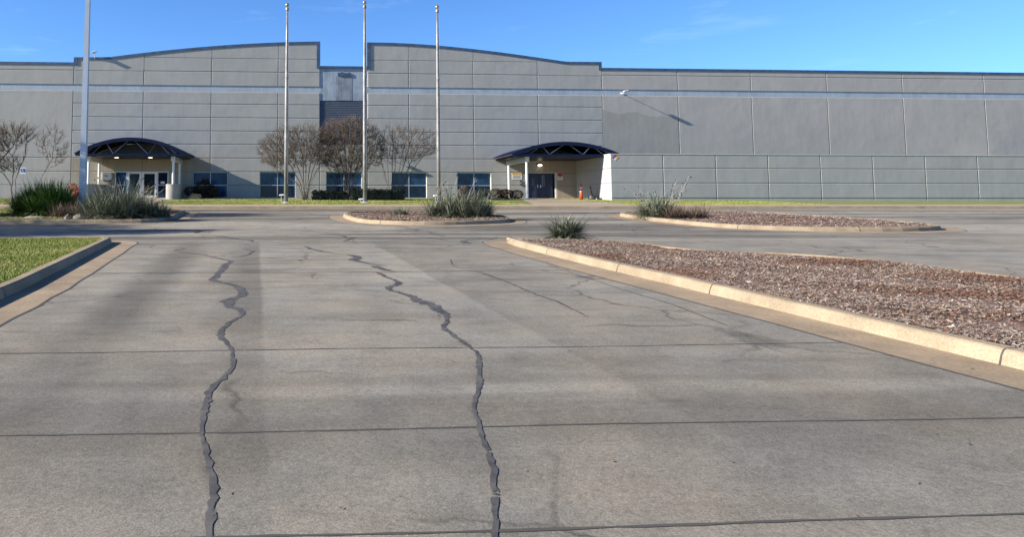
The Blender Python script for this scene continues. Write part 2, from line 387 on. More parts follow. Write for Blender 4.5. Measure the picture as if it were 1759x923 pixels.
cracks = [
 (c2([(220, 275), (175, 288), (100, 297), (140, 305), (430, 345), (600, 385), (690, 404), (620, 440), (590, 470), (545, 540), (490, 585), (560, 612), (740, 655), (815, 690), (830, 720), (760, 760), (660, 800), (690, 850), (780, 900), (790, 960), (640, 1040), (560, 1150), (690, 1290), (700, 1480), (480, 1700), (380, 2100), (520, 2700), (420, 3600), (380, 5200)], A_),
  [.10, .06, .03, .05, .08, .10, .10, .16, .20, .14, .17, .14, .13, .20, .22, .17, .24, .24, .12, .06, .08, .10, .05, .06, .08, .04, .06, .04, .03]),
 (c2([(328, 122), (350, 106), (400, 98), (490, 87), (522, 80)], A_), [.16, .22, .06, .22, .05]),
 (c2([(370, 132), (570, 148), (660, 165), (740, 180), (880, 193), (905, 210)], A_), [.03, .08, .22, .16, .16, .06]),
 (c2([(795, 272), (912, 305), (860, 340), (780, 357), (695, 363)], A_), [.03, .09, .07, .05, .03]),
 (c2([(1430, 255), (1480, 280), (1560, 299), (1700, 320)], A_)+c2([(60, 325), (200, 338), (310, 350), (325, 375), (255, 392), (330, 410), (470, 435), (600, 450)], B_),
  [.10, .14, .16, .05, .04, .05, .22, .26, .28, .15, .10, .05]),
 (c2([(478, 455), (530, 470), (600, 490), (695, 510)], B_), [.20, .24, .20, .03]),
 (c2([(505, 515), (560, 545), (640, 580), (720, 615), (735, 630), (650, 665), (612, 685), (660, 705), (830, 745), (930, 790), (1010, 830), (1090, 880), (1200, 940), (1220, 1000), (1180, 1080), (1330, 1180), (1520, 1330), (1560, 1600), (1480, 1900), (1700, 2500), (1720, 3300), (1900, 5000)], B_),
  [.10, .12, .10, .12, .16, .15, .12, .10, .14, .24, .28, .22, .12, .06, .08, .09, .05, .07, .04, .05, .04, .03]),
 (c2([(1400, 92), (1759, 135)], A_)+c2([(130, 142), (220, 160), (262, 167), (230, 190), (170, 206)], B_), [.03, .06, .09, .12, .28, .10, .04]),
 (c2([(700, 92), (740, 92), (860, 101), (1050, 112), (1110, 138), (1200, 155), (1400, 160)], B_), [.18, .14, .05, .10, .12, .06, .05]),
 (c2([(900, 155), (1050, 168), (1150, 182), (1220, 194)], B_), [.04, .06, .13, .06]),
 (c2([(1420, 226), (1375, 204), (1440, 192), (1560, 182), (1650, 185), (1730, 163)], B_), [.30, .20, .06, .09, .18, .05]),
 (c2([(695, 66), (780, 60), (850, 75), (940, 92), (880, 95)], B_), [.14, .2, .06, .16, .06]),
 (c2([(1255, 385), (1270, 440), (1310, 460), (1500, 510), (1650, 555), (1759, 600)], B_), [.02, .03, .03, .03, .05, .04]),
 ([(800, 458), (860, 480), (905, 500), (960, 520), (1010, 545)], [.02, .04, .06, .05, .03]),
 ([(940, 455), (1000, 475), (1060, 495), (1150, 522), (1250, 560)], [.02, .04, .035, .035, .03]),
]
for pts, wd in cracks: strip(pts, [x*.72 for x in wd], 'crack_seal', M['seal'], jit=.4)
for pts, wd in [([(165, 470), (400, 469), (700, 467.3), (978, 464)], .03), ([(398, 448.7), (490, 447.6), (600, 446.5)], .025),
                ([(235, 420.3), (350, 418.3), (420, 416.2)], .05), ([(437, 415.8), (580, 414), (713, 419.4), (820, 421.5)], .035),
                ([(363, 394), (450, 394.5), (536, 396.2)], .05), ([(0, 392), (60, 391), (110, 388.6)], .05), ([(560, 389), (700, 398), (760, 399)], .03)]:
    strip(pts, [wd]*len(pts), 'pavement_joint', M['joint'], .003, .1)
for y0_, amp in ((7.4, .02), (5.05, .015), (3.6, .012)):
    m = MB(); xs_ = np.linspace(-3.25, 6.1, 70); vs_ = []
    for i, x_ in enumerate(xs_):
        w_ = .011*random.uniform(.5, 1.5); yy = y0_+amp*math.sin(x_*1.3+y0_)+random.uniform(-.004, .004)
        vs_ += [(x_, yy-w_, g(yy)+.003), (x_, yy+w_, g(yy)+.003)]
    m.add(vs_, [(2*i, 2*i+2, 2*i+3, 2*i+1) for i in range(len(xs_)-1)]); m.build('pavement_joint', M['joint'], road)
# ---- kerbed islands
def smooth_poly(pts, it=3):
    for _ in range(it):
        q = []
        for i, p in enumerate(pts):
            n = pts[(i+1) % len(pts)]; q += [(p[0]*.75+n[0]*.25, p[1]*.75+n[1]*.25), (p[0]*.25+n[0]*.75, p[1]*.25+n[1]*.75)]
        pts = q
    return pts
def offset(poly, d):
    """positive = outwards for a counter-clockwise outline"""
    n = len(poly); out = []
    for i in range(n):
        a, p, b = Vector(poly[i-1]), Vector(poly[i]), Vector(poly[(i+1) % n])
        e1, e2 = (p-a), (b-p)
        e1 = e1.normalized() if e1.length > 1e-6 else e2.normalized(); e2 = e2.normalized() if e2.length > 1e-6 else e1
        n1, n2 = Vector((e1.y, -e1.x)), Vector((e2.y, -e2.x)); m = (n1+n2)
        m = m.normalized() if m.length > 1e-6 else n1
        k = d/max(.5, m.dot(n1)); out.append((p.x+m.x*k, p.y+m.y*k))
    return out
def subdivide(poly, step=.8):
    q = []
    for i, p in enumerate(poly):
        n = poly[(i+1) % len(poly)]; L = math.dist(p, n); k = max(1, int(L/step))
        q += [(p[0]+(n[0]-p[0])*j/k, p[1]+(n[1]-p[1])*j/k) for j in range(k)]
    return q
def ring(m, loops):
    """loops: list of (poly, height) forming a swept section"""
    n = len(loops[0][0]); vs_ = []
    for poly, h in loops: vs_ += [(x, y, g(y)+h) for x, y in poly]
    m.add(vs_, [(k*n+i, k*n+(i+1) % n, (k+1)*n+(i+1) % n, (k+1)*n+i) for k in range(len(loops)-1) for i in range(n)])
def island(name, pts, fill, fillname, gut=.62, kh=.15, batter=.05, it=3):
    o = empty(name, (0, 0, 0), kind='structure')
    area = sum(pts[i-1][0]*p[1]-p[0]*pts[i-1][1] for i, p in enumerate(pts))
    if area < 0: pts = pts[::-1]
    base = subdivide(smooth_poly(pts, it))
    m = MB(); tw = .16
    L = [(base, .0), (offset(base, -batter*.5), kh*.6), (offset(base, -batter), kh*.90), (offset(base, -batter-.025), kh), (offset(base, -batter-tw), kh), (offset(base, -batter-tw-.02), kh-.06)]
    ring(m, L); m.build('kerb', M['kerb'], o, smooth=False)
    m = MB(); acc = 0; nxt = random.uniform(1.0, 2.5)
    for i in range(len(base)):
        a_, b_ = Vector(base[i]), Vector(base[(i+1) % len(base)]); acc += (b_-a_).length
        if acc > nxt:
            nxt = acc+random.uniform(2.6, 3.4); d = (b_-a_).normalized()*.008
            sec = [(offset(base, .012)[i], .012)]+[(offset(base, k+.003)[i], h_+.003) for k, h_ in ((0, 0.012), (-batter*.5, kh*.6), (-batter, kh*.9), (-batter-.025, kh), (-batter-tw+.01, kh))]
            vv = []
            for (x_, y_), h_ in sec: vv += [(x_-d.x, y_-d.y, g(y_)+h_), (x_+d.x, y_+d.y, g(y_)+h_)]
            m.add(vv, [(2*k, 2*k+1, 2*k+3, 2*k+2) for k in range(len(sec)-1)])
    if m.v: m.build('kerb_joint', M['joint'], o)
    m = MB(); gj = [(x+random.uniform(-.02, .02), y+random.uniform(-.02, .02)) for x, y in offset(base, gut)]
    ring(m, [(gj, .005), (offset(base, -.02), .010)]); m.build('gutter', M['gutter'], o)
    m = MB(); ring(m, [(offset(gj, .035), .0045), (gj, .0047)]); m.build('gutter_joint', M['joint'], o)
    m = MB(); inn = offset(base, -batter-tw+.01)
    m.add([(x, y, g(y)+kh-.028) for x, y in inn], [tuple(range(len(inn)))]); m.build(fillname, fill, o)
    return o, base, inn
def G(u, v, h=0): p = at_g(u, v, h); return (p.x, p.y)
left_lawn_pts = [G(0, 520), G(95, 470), G(187, 422), G(196, 416.5), G(150, 406.8, .15), G(0, 407.6, .15), (-22, 19.2), (-30, 19), (-30, -6), (-3.6, -6)]
isl_ll, base_ll, in_ll = island('lawn_island', left_lawn_pts, M['lawn'], 'lawn_bed', it=2)
right_pts = [G(1200, 502), G(1100, 478), G(1000, 454), G(930, 436), G(876, 421), G(868, 416), G(900, 409.6, .15), G(1010, 411, .15), G(1090, 413.8, .15), G(1200, 430.5, .15), (10.6, 15.2), (11.3, 12.5), (11.5, 9), (11.5, -6), (7.0, -6), (6.6, 2)]
isl_rn, base_rn, in_rn = island('mulch_island', right_pts, M['soil'], 'mulch_bed', it=2)
ly0 = at_g(150, 384.3).y
left_pts = [(-34, ly0+.3), (-14, ly0), G(200, 384.3), G(268, 383.5), G(300, 377), G(316, 367.5), (-5.9, 38.6), (-7.4, 39.6), (-14, 39.8), (-34, 39.8)]
isl_l, base_l, in_l = island('planted_island', left_pts, M['lawn'], 'planting_bed', it=2)
mid_pts = [G(586, 372), G(598, 378.5), G(625, 384.6), G(700, 387.4), G(775, 387.4), G(845, 385.3), G(884, 382.5), (8.9, 33.0), (8.3, 36.3), (5, 36.9), (2.3, 36.6)]
isl_m, base_m, in_m = island('shrub_island', mid_pts, M['soil'], 'mulch_bed', it=2)
fr = [G(1054, 370), G(1085, 376), G(1121, 380.3), G(1200, 389), (15.0, 24.8), (17, 23.4), (20, 23.2), (22.5, 24.5), (23, 30), (22, 36.8), (18, 37.2)]
isl_r, base_r, in_r = island('grass_island', fr, M['soil'], 'mulch_bed', it=2)
# ---- far kerb, sidewalk, lawn in front of the building
o = empty('sidewalk', (0, KF, 0), kind='structure')
m = MB()
prof = [(KF, 0), (KF+.03, .10), (KF+.05, .14), (KF+.08, .15), (KF+.2, .152)]
xs_ = [-70+2*i for i in range(81)]
m.add([(x, y, g(y)+h) for y, h in prof for x in xs_], [(k*81+i, k*81+i+1, (k+1)*81+i+1, (k+1)*81+i) for k in range(4) for i in range(80)])
m.build('kerb', M['kerb'], o)
m = MB(); m.add([(-70, KF-.6, g(KF-.6)+.005), (90, KF-.6, g(KF-.6)+.005), (90, KF+.01, g(KF)+.008), (-70, KF+.01, g(KF)+.008)], [(0, 1, 2, 3)]); m.build('gutter', M['gutter'], o)
sheet('paving', -70, 90, [KF+.18, WALK1], M['walk'], .156, parent=o)
m = MB()
for i in range(32):
    x = -40+2.6*i; m.box(x-.012, x+.012, KF+.18, WALK1, g(KF+1.5)+.13, g(KF+1.5)+.158)
lawn = sheet('front_lawn', -70, 90, [WALK1-.01, 50, 56, 62.0, 62.9], M['lawn'], .145)
m = MB()
def walkway(x0a, x1a, x0b, x1b):
    m = MB(); m.add([(x0a, WALK1-.02, g(WALK1)+.158), (x1a, WALK1-.02, g(WALK1)+.158), (x1b, 62, g(62)+.158), (x1b, 62.95, g(62)+.158), (x0b, 62.95, g(62)+.158), (x0b, 62, g(62)+.158)], [(0, 1, 2, 5), (5, 2, 3, 4)])
    return m
path = empty('entrance_path', (0, 50, 0), kind='structure')
walkway(X(915, WALK1), X(1095, WALK1), X(905, 60), X(1046, 56.5)).build('paving', M['walk'], path)
walkway(X(175, WALK1), X(258, WALK1), X(180, 61), X(290, 61)).build('paving', M['walk'], path)
# ------------------------------------------------------------------ the building
GB = g(62)+.14                     # grade at the wall
bld = empty('warehouse_building', (0, D, GB), 'wide grey concrete panel warehouse with two bowed parapets and a recessed centre bay', 'building')
zj = [Z(v, D, 490) for v in (343.5, 318.3, 295.3, 272, 248.5, 225.7, 202.8, 179.8)]
zb0, zb1 = Z(158.3, D, 490), Z(147.8, D, 490); zu = [Z(124.2, D, 490), Z(100.8, D, 490)]
zj[0] = GB-.3
xl = [X(u, D, 150) for u in (126, 246.5, 363, 477.8, 549.5)]
xr = [X(u, D, 150) for u in (631, 702, 813, 923.5, 1034)]
GAP = .016; CH = .036; REC = .05
def prof_fn(pts):
    P = [at_y(u, v, D) for u, v in pts]; xs = [p.x for p in P]; zs = [p.z for p in P]
    return lambda x: float(np.interp(x, xs, zs))
def dense(pts, n=6):
    """smooth curve through the surveyed parapet points"""
    us = [p[0] for p in pts]; vs_ = [p[1] for p in pts]; c = np.polyfit(us, vs_, 3)
    U = np.linspace(us[0], us[-1], 40); return [(float(a), float(np.polyval(c, a))) for a in U]
lc = dense([(187, 98), (240, 91.5), (300, 84.8), (360, 79.3), (420, 75.4), (480, 72.6), (551, 71.0)])
rc = dense([(631, 72.6), (700, 74.6), (752, 78), (813, 84), (870, 90.8), (924, 99), (972, 105.6)])
topL = prof_fn([(120, 98)]+lc); topR = prof_fn(rc+[(1040, 106.2)])
zlw = Z(106.5, D, 90); zrw = Z(116.8, D, 1080); zc = Z(113.5, D, 590)
windows = {'W1': (330.5, 390.7, 361, 'tinted_blinds'), 'W2': (446, 508, 476.5, ''), 'W3': (560, 622, 591, ''), 'W4': (673, 733.5, 703, ''), 'W5': (785.5, 844, 815, '')}
wopen = [(X(a, D, 318), X(b, D, 318)) for a, b, c, d in windows.values()]
doorL = (X(196.5, D, 318), X(289, D, 318)); doorR = (X(904.5, D, 318), X(957, D, 318))
opens = sorted(wopen+[doorL, doorR]); zo0, zo1 = GB+.03, zj[2]
def cell(mp_, mb_, x0, x1, z0, z1, l=1, r=1, b=1, t=1, top=None):
    g2 = GAP
    def col(m, xa, xb, za, zb_, y0, y1):
        if xb-xa < .02 or zb_-za < .02: return
        if top is None and m is mp_:
            cl, cr, cb, ct = CH*l, CH*r, CH*b, CH*t
            m.add([(xa, y0+.036, za), (xb, y0+.036, za), (xb, y0+.036, zb_), (xa, y0+.036, zb_), (xa+cl, y0, za+cb), (xb-cr, y0, za+cb), (xb-cr, y0, zb_-ct), (xa+cl, y0, zb_-ct),
                   (xa, y1, za), (xb, y1, za), (xb, y1, zb_), (xa, y1, zb_)],
                  [(4, 5, 6, 7), (0, 1, 5, 4), (1, 2, 6, 5), (2, 3, 7, 6), (3, 0, 4, 7), (0, 8, 9, 1), (1, 9, 10, 2), (2, 10, 11, 3), (3, 11, 8, 0)])
        elif top is None: m.box(xa, xb, y0, y1, za, zb_)
        else:
            n = max(2, int((xb-xa)/.5)); xs = [xa+(xb-xa)*i/n for i in range(n+1)]
            m.prism([(xa, za)]+[(xb, za)]+[(x, top(x)-.02) for x in reversed(xs)], y0, y1)
    col(mp_, x0+g2*l, x1-g2*r, z0+g2*b, z1-g2*t, D, D+REC+.02)
    col(mb_, x0, x1, z0, z1, D+REC, D+.35)
def run(xs, top, name, mat, plain_from=None, tan=()):
    main, tn, mb_ = MB(), MB(), MB()
    for ci, (a, b) in enumerate(zip(xs[:-1], xs[1:])):
        if plain_from is None: zr = zj+[zb0]
        else: zr = zj[:plain_from+1]+[zb0]
        for i in range(len(zr)-1):
            z0, z1 = zr[i], zr[i+1]; mp_ = tn if (ci in tan and i < 3) else main
            if i < 2:
                # courses that hold the windows and doors: leave the openings out
                cuts = [(p, q) for p, q in opens if q > a+.05 and p < b-.05]
                x = a
                for p, q in cuts+[(b, b)]:
                    e = max(min(p, b), a)
                    if e-x > .04: cell(mp_, mb_, x, e, z0, z1, l=1 if x == a else 0, r=1 if e == b else 0)
                    x = max(x, min(q, b))
            else: cell(mp_, mb_, a, b, z0, z1)
        mp_ = main
        if plain_from is None:
            cell(mp_, mb_, a, b, zb1, zu[0], b=0); tp = min(top(a), top(b))
            if tp > zu[1]+.25:
                cell(mp_, mb_, a, b, zu[0], zu[1]); cell(mp_, mb_, a, b, zu[1], 99, top=top)
            else: cell(mp_, mb_, a, b, zu[0], 99, top=top)
        else:
            zz = Z(119.5 if a < 0 else 129.5, D, 60 if a < 0 else 1100)
            cell(mp_, mb_, a, b, zb1, zz, b=0); cell(mp_, mb_, a, b, zz, top(a)-.02)
    for p, q in opens:                      # the sill strip below each opening
        if p > xs[0]-.1 and q < xs[-1]+.1: main.box(p, q, D+.02, D+.35, GB-.3, zo0)
    w_ = main.build('wall', mat, bld); mb_.build('joint_backing', M['groove'], w_)
    if tn.v: tn.build('tan_wall', M['wall_tan'], bld)
    m = MB(); m.box(xs[0], xs[-1], D+REC, D+.34, zb0-.01, zb1+.01); m.build('band', M['band'], bld)
    return w_
XW0 = X(-420, D); 
run([X(-420, D, 150), X(-255, D, 150), X(-90, D, 150), xl[0]], lambda x: zlw, 'wall', M['wall_wing'], plain_from=3)
run(xl, topL, 'wall', M['wall'], tan=(0, 1))
run(xr, topR, 'wall', M['wall'], tan=(3,))
xrw = [xr[-1]]+[X(u, D, 150) for u in (1164, 1290, 1420, 1550, 1690, 1830)]
run(xrw, lambda x: zrw, 'wall', M['wall_wing'], plain_from=3)
pu = [(1034.8, 189), (1052, 193), (1066, 196), (1080, 192.5), (1096, 193), (1110, 198), (1126, 201), (1142, 200), (1164, 203)]
P = [(X(u, D, v), Z(v, D, u)) for u, v in pu]
m = MB(); m.prism([(P[0][0], zj[3]+.1), (P[-1][0], zj[3]+.1)]+P[::-1], D-.002, D+.02); m.build('repainted_patch', M['patch'], bld)
# centre bay
xa, xb = xl[-1], xr[0]; zl1 = Z(172.6, D, 590)
m = MB(); m.box(xa, xb, D+REC, D+.35, zl1, zc-.02); m.build('metal_cladding', M['centre'], bld)
m = MB(); m.box(X(577, D, 150), X(605, D, 150), D+REC-.012, D+REC+.01, zl1+.02, Z(130, D, 590)); m.build('stained_panel', M['stain'], bld)
m = MB(); m.tube([(X(585+9*(1+math.cos(t))/2*1.6, D, 124), D+REC-.004, Z(124.5, D, 590)+.16*math.sin(t)) for t in np.linspace(0, math.pi, 12)], .022, 5); m.build('arched_trim', M['stain'], bld)
m = MB(); zh0, zh1 = Z(130.2, D), Z(125, D); hx0, hx1 = X(580, D, 130), X(602, D, 130)
m.prism([(hx0, zh0), (hx1, zh0), (hx1, zh1), (hx0, zh1)], D-.03, D+REC+.01); m.build('vent_hood', M['coping'], bld)
m = MB(); zlo = zj[4]
n = int((zl1-zlo)/.15)
for i in range(n):
    z = zlo+(zl1-zlo)*i/n; h = (zl1-zlo)/n
    m.add([(xa, D+.07, z), (xb, D+.07, z), (xb, D+.12, z+h*.9), (xa, D+.12, z+h*.9), (xa, D+.075, z+.02), (xb, D+.075, z+.02), (xb, D+.13, z+h), (xa, D+.13, z+h)],
          [(0, 1, 2, 3), (7, 6, 5, 4), (0, 4, 5, 1)])
lv = m.build('louvre', M['louvre'], bld)
m = MB(); m.box(xa, xb, D+.15, D+.35, zlo, zl1); m.build('louvre_backing', M['louvre'], lv)
m, mb_ = MB(), MB()
for z0, z1 in ((zj[2], zj[3]), (zj[3], zj[4])): cell(m, mb_, xa, xb, z0, z1)
p, q = wopen[2]
for z0, z1 in ((zj[0], zj[1]), (zj[1], zj[2])):
    if p-xa > .05: cell(m, mb_, xa, p, z0, z1, r=0)
    if xb-q > .05: cell(m, mb_, q, xb, z0, z1, l=0)
m.box(p, q, D+.02, D+.35, GB-.3, zo0)
w_ = m.build('wall', M['wall'], bld); mb_.build('joint_backing', M['groove'], w_)
# copings
def coping(fn, x0, x1, ends=()):
    m = MB(); n = max(1, int((x1-x0)/.6)); xs = [x0+(x1-x0)*i/n for i in range(n+1)]; h = .20
    for i in range(n):
        a, b = xs[i], xs[i+1]
        m.add([(a, D-.045, fn(a)-h), (b, D-.045, fn(b)-h), (b, D-.045, fn(b)), (a, D-.045, fn(a)), (a, D+.42, fn(a)-h), (b, D+.42, fn(b)-h), (b, D+.42, fn(b)), (a, D+.42, fn(a))],
              [(0, 1, 2, 3), (3, 2, 6, 7), (0, 4, 5, 1), (7, 6, 5, 4)])
    for x, s, z0, z1 in ends: m.box(min(x, x+s), max(x, x+s), D-.052, D+.41, z0, z1)
    m.build('coping', M['coping'], bld)
coping(lambda x: zlw, XW0-5, xl[0]); coping(lambda x: zrw, xr[-1], xrw[-1]+1)
coping(topL, xl[0], xl[-1], [(xl[0]-.02, .30, zlw-.2, topL(xl[0])-.01), (xl[-1]+.02, -.30, zc-.22, topL(xl[-1])-.01)])
coping(topR, xr[0], xr[-1], [(xr[0]-.02, .30, zc-.22, topR(xr[0])-.01), (xr[-1]+.02, -.28, zrw-.2, topR(xr[-1])-.01)])
coping(lambda x: zc, xl[-1], xr[0])
m = MB(); m.box(XW0, xrw[-1], D+.36, D+45, zlw-1.2, zlw-1.0); m.build('roof', M['grey'], bld)
m = MB(); m.box(XW0, XW0+.3, D+.36, D+45, GB-.3, zlw-1.2); m.box(xrw[-1]-.3, xrw[-1], D+.36, D+45, GB-.3, zlw-1.2); m.box(XW0+.3, xrw[-1]-.3, D+44.7, D+45, GB-.3, zlw-1.2)
m.build('wall', M['wall_wing'], bld)
m = MB(); m.box(XW0+.3, xrw[-1]-.3, D+.45, D+.6, GB-.2, zlw-1.3); m.build('interior', M['black'], bld)
# windows
def window(x0, x1, xm, kind):
    m = MB(); t = .055; y0, y1 = D+.17, D+.25; zt = zj[1]
    m.box(x0, x1, y0, y1, zo1-t-.02, zo1-.001); m.box(x0, x1, y0, y1, zo0+.001, zo0+t)
    for x in (x0, xm-t/2, x1-t): m.box(x, x+t, y0, y1, zo0+t, zo1-t-.02)
    for a, b in ((x0+t, xm-t/2), (xm+t/2, x1-t)): m.box(a, b, y0, y1, zt-t/2, zt+t/2)
    f = m.build('window', M['frame'], bld)
    for i, (za, zb_) in enumerate(((zo0+t, zt-t/2), (zt+t/2, zo1-t-.02))):
        for a, b in ((x0+t, xm-t/2), (xm+t/2, x1-t)):
            m = MB(); m.box(a, b, D+.20, D+.22, za, zb_)
            m.build('pane', M['blind'] if kind and i else (M['glass'] if i or kind or xm < -3 else M['glasslow']), f)
    m = MB(); m.box(x0-.03, x1+.03, D-.05, D+.17, zo0-.07, zo0); m.build('sill', M['cream'], f)
    if x0 > -8:
        m = MB(); m.box(x1-.015, x1-.001, D+.004, D+.17, zo0+.001, zo1-.002); m.build('jamb', M['cream'], f)
for k, (a, b, c, kd) in windows.items(): window(X(a, D, 318), X(b, D, 318), X(c, D, 318), kd)
# left entrance: glazed doors between sidelights
def frame_rect(m, x0, x1, z0, z1, t, y0, y1, tb=None):
    tb = tb or t
    m.box(x0, x0+t, y0, y1, z0, z1); m.box(x1-t, x1, y0, y1, z0, z1); m.box(x0+t, x1-t, y0, y1, z1-t, z1); m.box(x0+t, x1-t, y0, y1, z0, z0+tb)
xs_d = [X(u, D, 318) for u in (196.5, 218, 243, 269.5, 289)]
z0d, z1d = GB+.03, zj[2]-.03
m = MB(); m.box(xs_d[0], xs_d[-1], D+.06, D+.14, z1d, z1d+.029)
for x in xs_d: m.box(x-.04 if x > xs_d[0] else x, min(x+.04, xs_d[-1]), D+.06, D+.16, z0d, z1d)
ef = m.build('entrance_frame', M['frame'], bld)
for i in (0, 3):
    a, b = xs_d[i]+.04, xs_d[i+1]-.04
    m = MB(); frame_rect(m, a, b, z0d, z1d, .05, D+.08, D+.13); m.box(a+.05, b-.05, D+.08, D+.13, zj[1]-.03, zj[1]+.03); s = m.build('sidelight', M['frame'], bld)
    m = MB(); m.box(a+.05, b-.05, D+.095, D+.11, z0d+.05, z1d-.05); m.build('pane', M['glass'] if i == 0 else M['glasslow'], s)
for i in (1, 2):
    a, b = xs_d[i]+.04, xs_d[i+1]-.04
    m = MB(); frame_rect(m, a, b, z0d+.01, z1d-.005, .15, D+.05, D+.12, .22); dr = m.build('door', M['white'], bld)
    m = MB(); m.box(a+.15, b-.15, D+.075, D+.09, z0d+.23, z1d-.155); m.build('pane', M['glassdark'], dr)
    hx = b-.09 if i == 1 else a+.09
    m = MB(); m.tube([(hx, D-.02, z0d+.85), (hx, D-.02, z0d+1.25)], .018); m.box(hx-.02, hx+.02, D-.02, D+.05, z0d+.88, z0d+.92); m.box(hx-.02, hx+.02, D-.02, D+.05, z0d+1.18, z0d+1.22); m.build('handle', M['steel'], dr)
m = MB(); a = xs_d[3]; m.box(a+.30, a+.62, D+.075, D+.079, zj[1]+.12, zj[1]+.30); sg = m.build('notice', M['white'], bld)
m = MB()
for k in range(3): m.box(a+.34, a+.58-.05*k, D+.071, D+.074, zj[1]+.25-k*.05, zj[1]+.27-k*.05)
m.build('lettering', M['grey'], sg)
# tan paint on the wall behind the entrances
# right entrance: navy double steel doors
xd = [X(u, D, 318) for u in (904.5, 926.5, 951)]; xje = doorR[1]
m = MB(); frame_rect(m, xd[0], xje-.12, z0d-.02, zj[2]-.004, .05, D+.03, D+.2, .02); m.box(xje-.12, xje, D+.01, D+.2, z0d, zj[2]-.004); m.build('entrance_frame', M['cream'], bld)
for i in (0, 1):
    a, b = xd[i]+(.055 if i == 0 else .006), xd[i+1]-(.006 if i == 0 else .055)
    m = MB(); m.box(a, b, D+.08, D+.13, z0d+.01, zj[2]-.06); dr = m.build('door', M['door'], bld, bevel=.006)
    cx = a+(b-a)*.62 if i == 0 else a+(b-a)*.30
    m = MB(); frame_rect(m, cx-.1, cx+.1, z0d+1.05, z0d+1.95, .02, D+.07, D+.085); vl = m.build('vision_panel', M['grey'] if i else M['door'], dr)
    m = MB(); m.box(cx-.08, cx+.08, D+.074, D+.079, z0d+1.07, z0d+1.93); m.build('pane', M['glassdark'] if i == 0 else M['glass'], vl)
    hx = b-.12 if i == 0 else a+.12
    m = MB(); m.box(hx-.03, hx+.03, D+.06, D+.08, z0d+.92, z0d+1.15); m.tube([(hx, D+.02, z0d+1.0), (hx+(.1 if i else -.02), D+.02, z0d+1.0)], .016); m.tube([(hx, D+.02, z0d+1.0), (hx, D+.07, z0d+1.0)], .014); m.build('handle', M['steel'], dr)
def sign_board(name, u0, u1, v0, v1, label, bands, y=D):
    x0, x1 = X(u0, y, (v0+v1)/2), X(u1, y, (v0+v1)/2); za, zb_ = Z(v1, y, u0), Z(v0, y, u0)
    o = empty(name, ((x0+x1)/2, y-.01, za), label, 'sign')
    m = MB(); m.box(x0, x1, y-.022, y-.004, za, zb_); m.build('sign_panel', M['white'], o)
    for (a, b, c, d, mt, nm) in bands:
        m = MB(); m.box(x0+(x1-x0)*a, x0+(x1-x0)*b, y-.026, y-.021, za+(zb_-za)*c, za+(zb_-za)*d); m.build(nm, M[mt], o)
    return o
sign_board('notice_sign', 879.5, 896.5, 297, 308.5, 'white notice with yellow header on the wall beside the navy double doors',
           [(.02, .98, .72, .97, 'yellow', 'header'), (.1, .9, .52, .58, 'text', 'lettering'), (.1, .82, .36, .42, 'text', 'lettering'), (.1, .88, .20, .26, 'text', 'lettering')])
sign_board('warning_sign', 957.5, 966.5, 298, 309, 'small sign with red top half right of the navy double doors',
           [(.05, .95, .56, .96, 'red', 'header'), (.15, .85, .70, .78, 'white', 'lettering'), (.12, .88, .38, .44, 'text', 'lettering'), (.12, .75, .22, .28, 'text', 'lettering')])
x0 = X(892.5, D); o = empty('intercom_box', (x0, D, Z(318, D)), 'small dark intercom box on the wall under the yellow-headed notice', 'intercom')
m = MB(); m.box(x0, x0+.17, D-.10, D-.003, Z(318, D), Z(309.5, D)); m.build('housing', M['charcoal'], o, bevel=.01)
m = MB(); m.box(x0+.04, x0+.13, D-.112, D-.10, Z(315.5, D), Z(312, D)); m.build('keypad', M['grey'], o)
x0, x1 = X(176, D), X(193, D); o = empty('wall_cabinet', (x0, D, Z(310, D)), 'white utility cabinet on the wall left of the glazed doors', 'cabinet')
m = MB(); m.box(x0, x1, D-.28, D-.003, Z(310, D), Z(297.5, D)); m.build('housing', M['cream'], o, bevel=.015)
m = MB(); m.box(x0+.25, x0+.5, D-.288, D-.279, Z(304, D), Z(302.5, D)); m.build('handle', M['charcoal'], o)
for a in (.12, .6):
    m = MB(); m.box(x0+a, x0+a+.14, D-.2, D-.003, Z(312, D), Z(310, D)-.001); m.build('bracket', M['charcoal'], o)
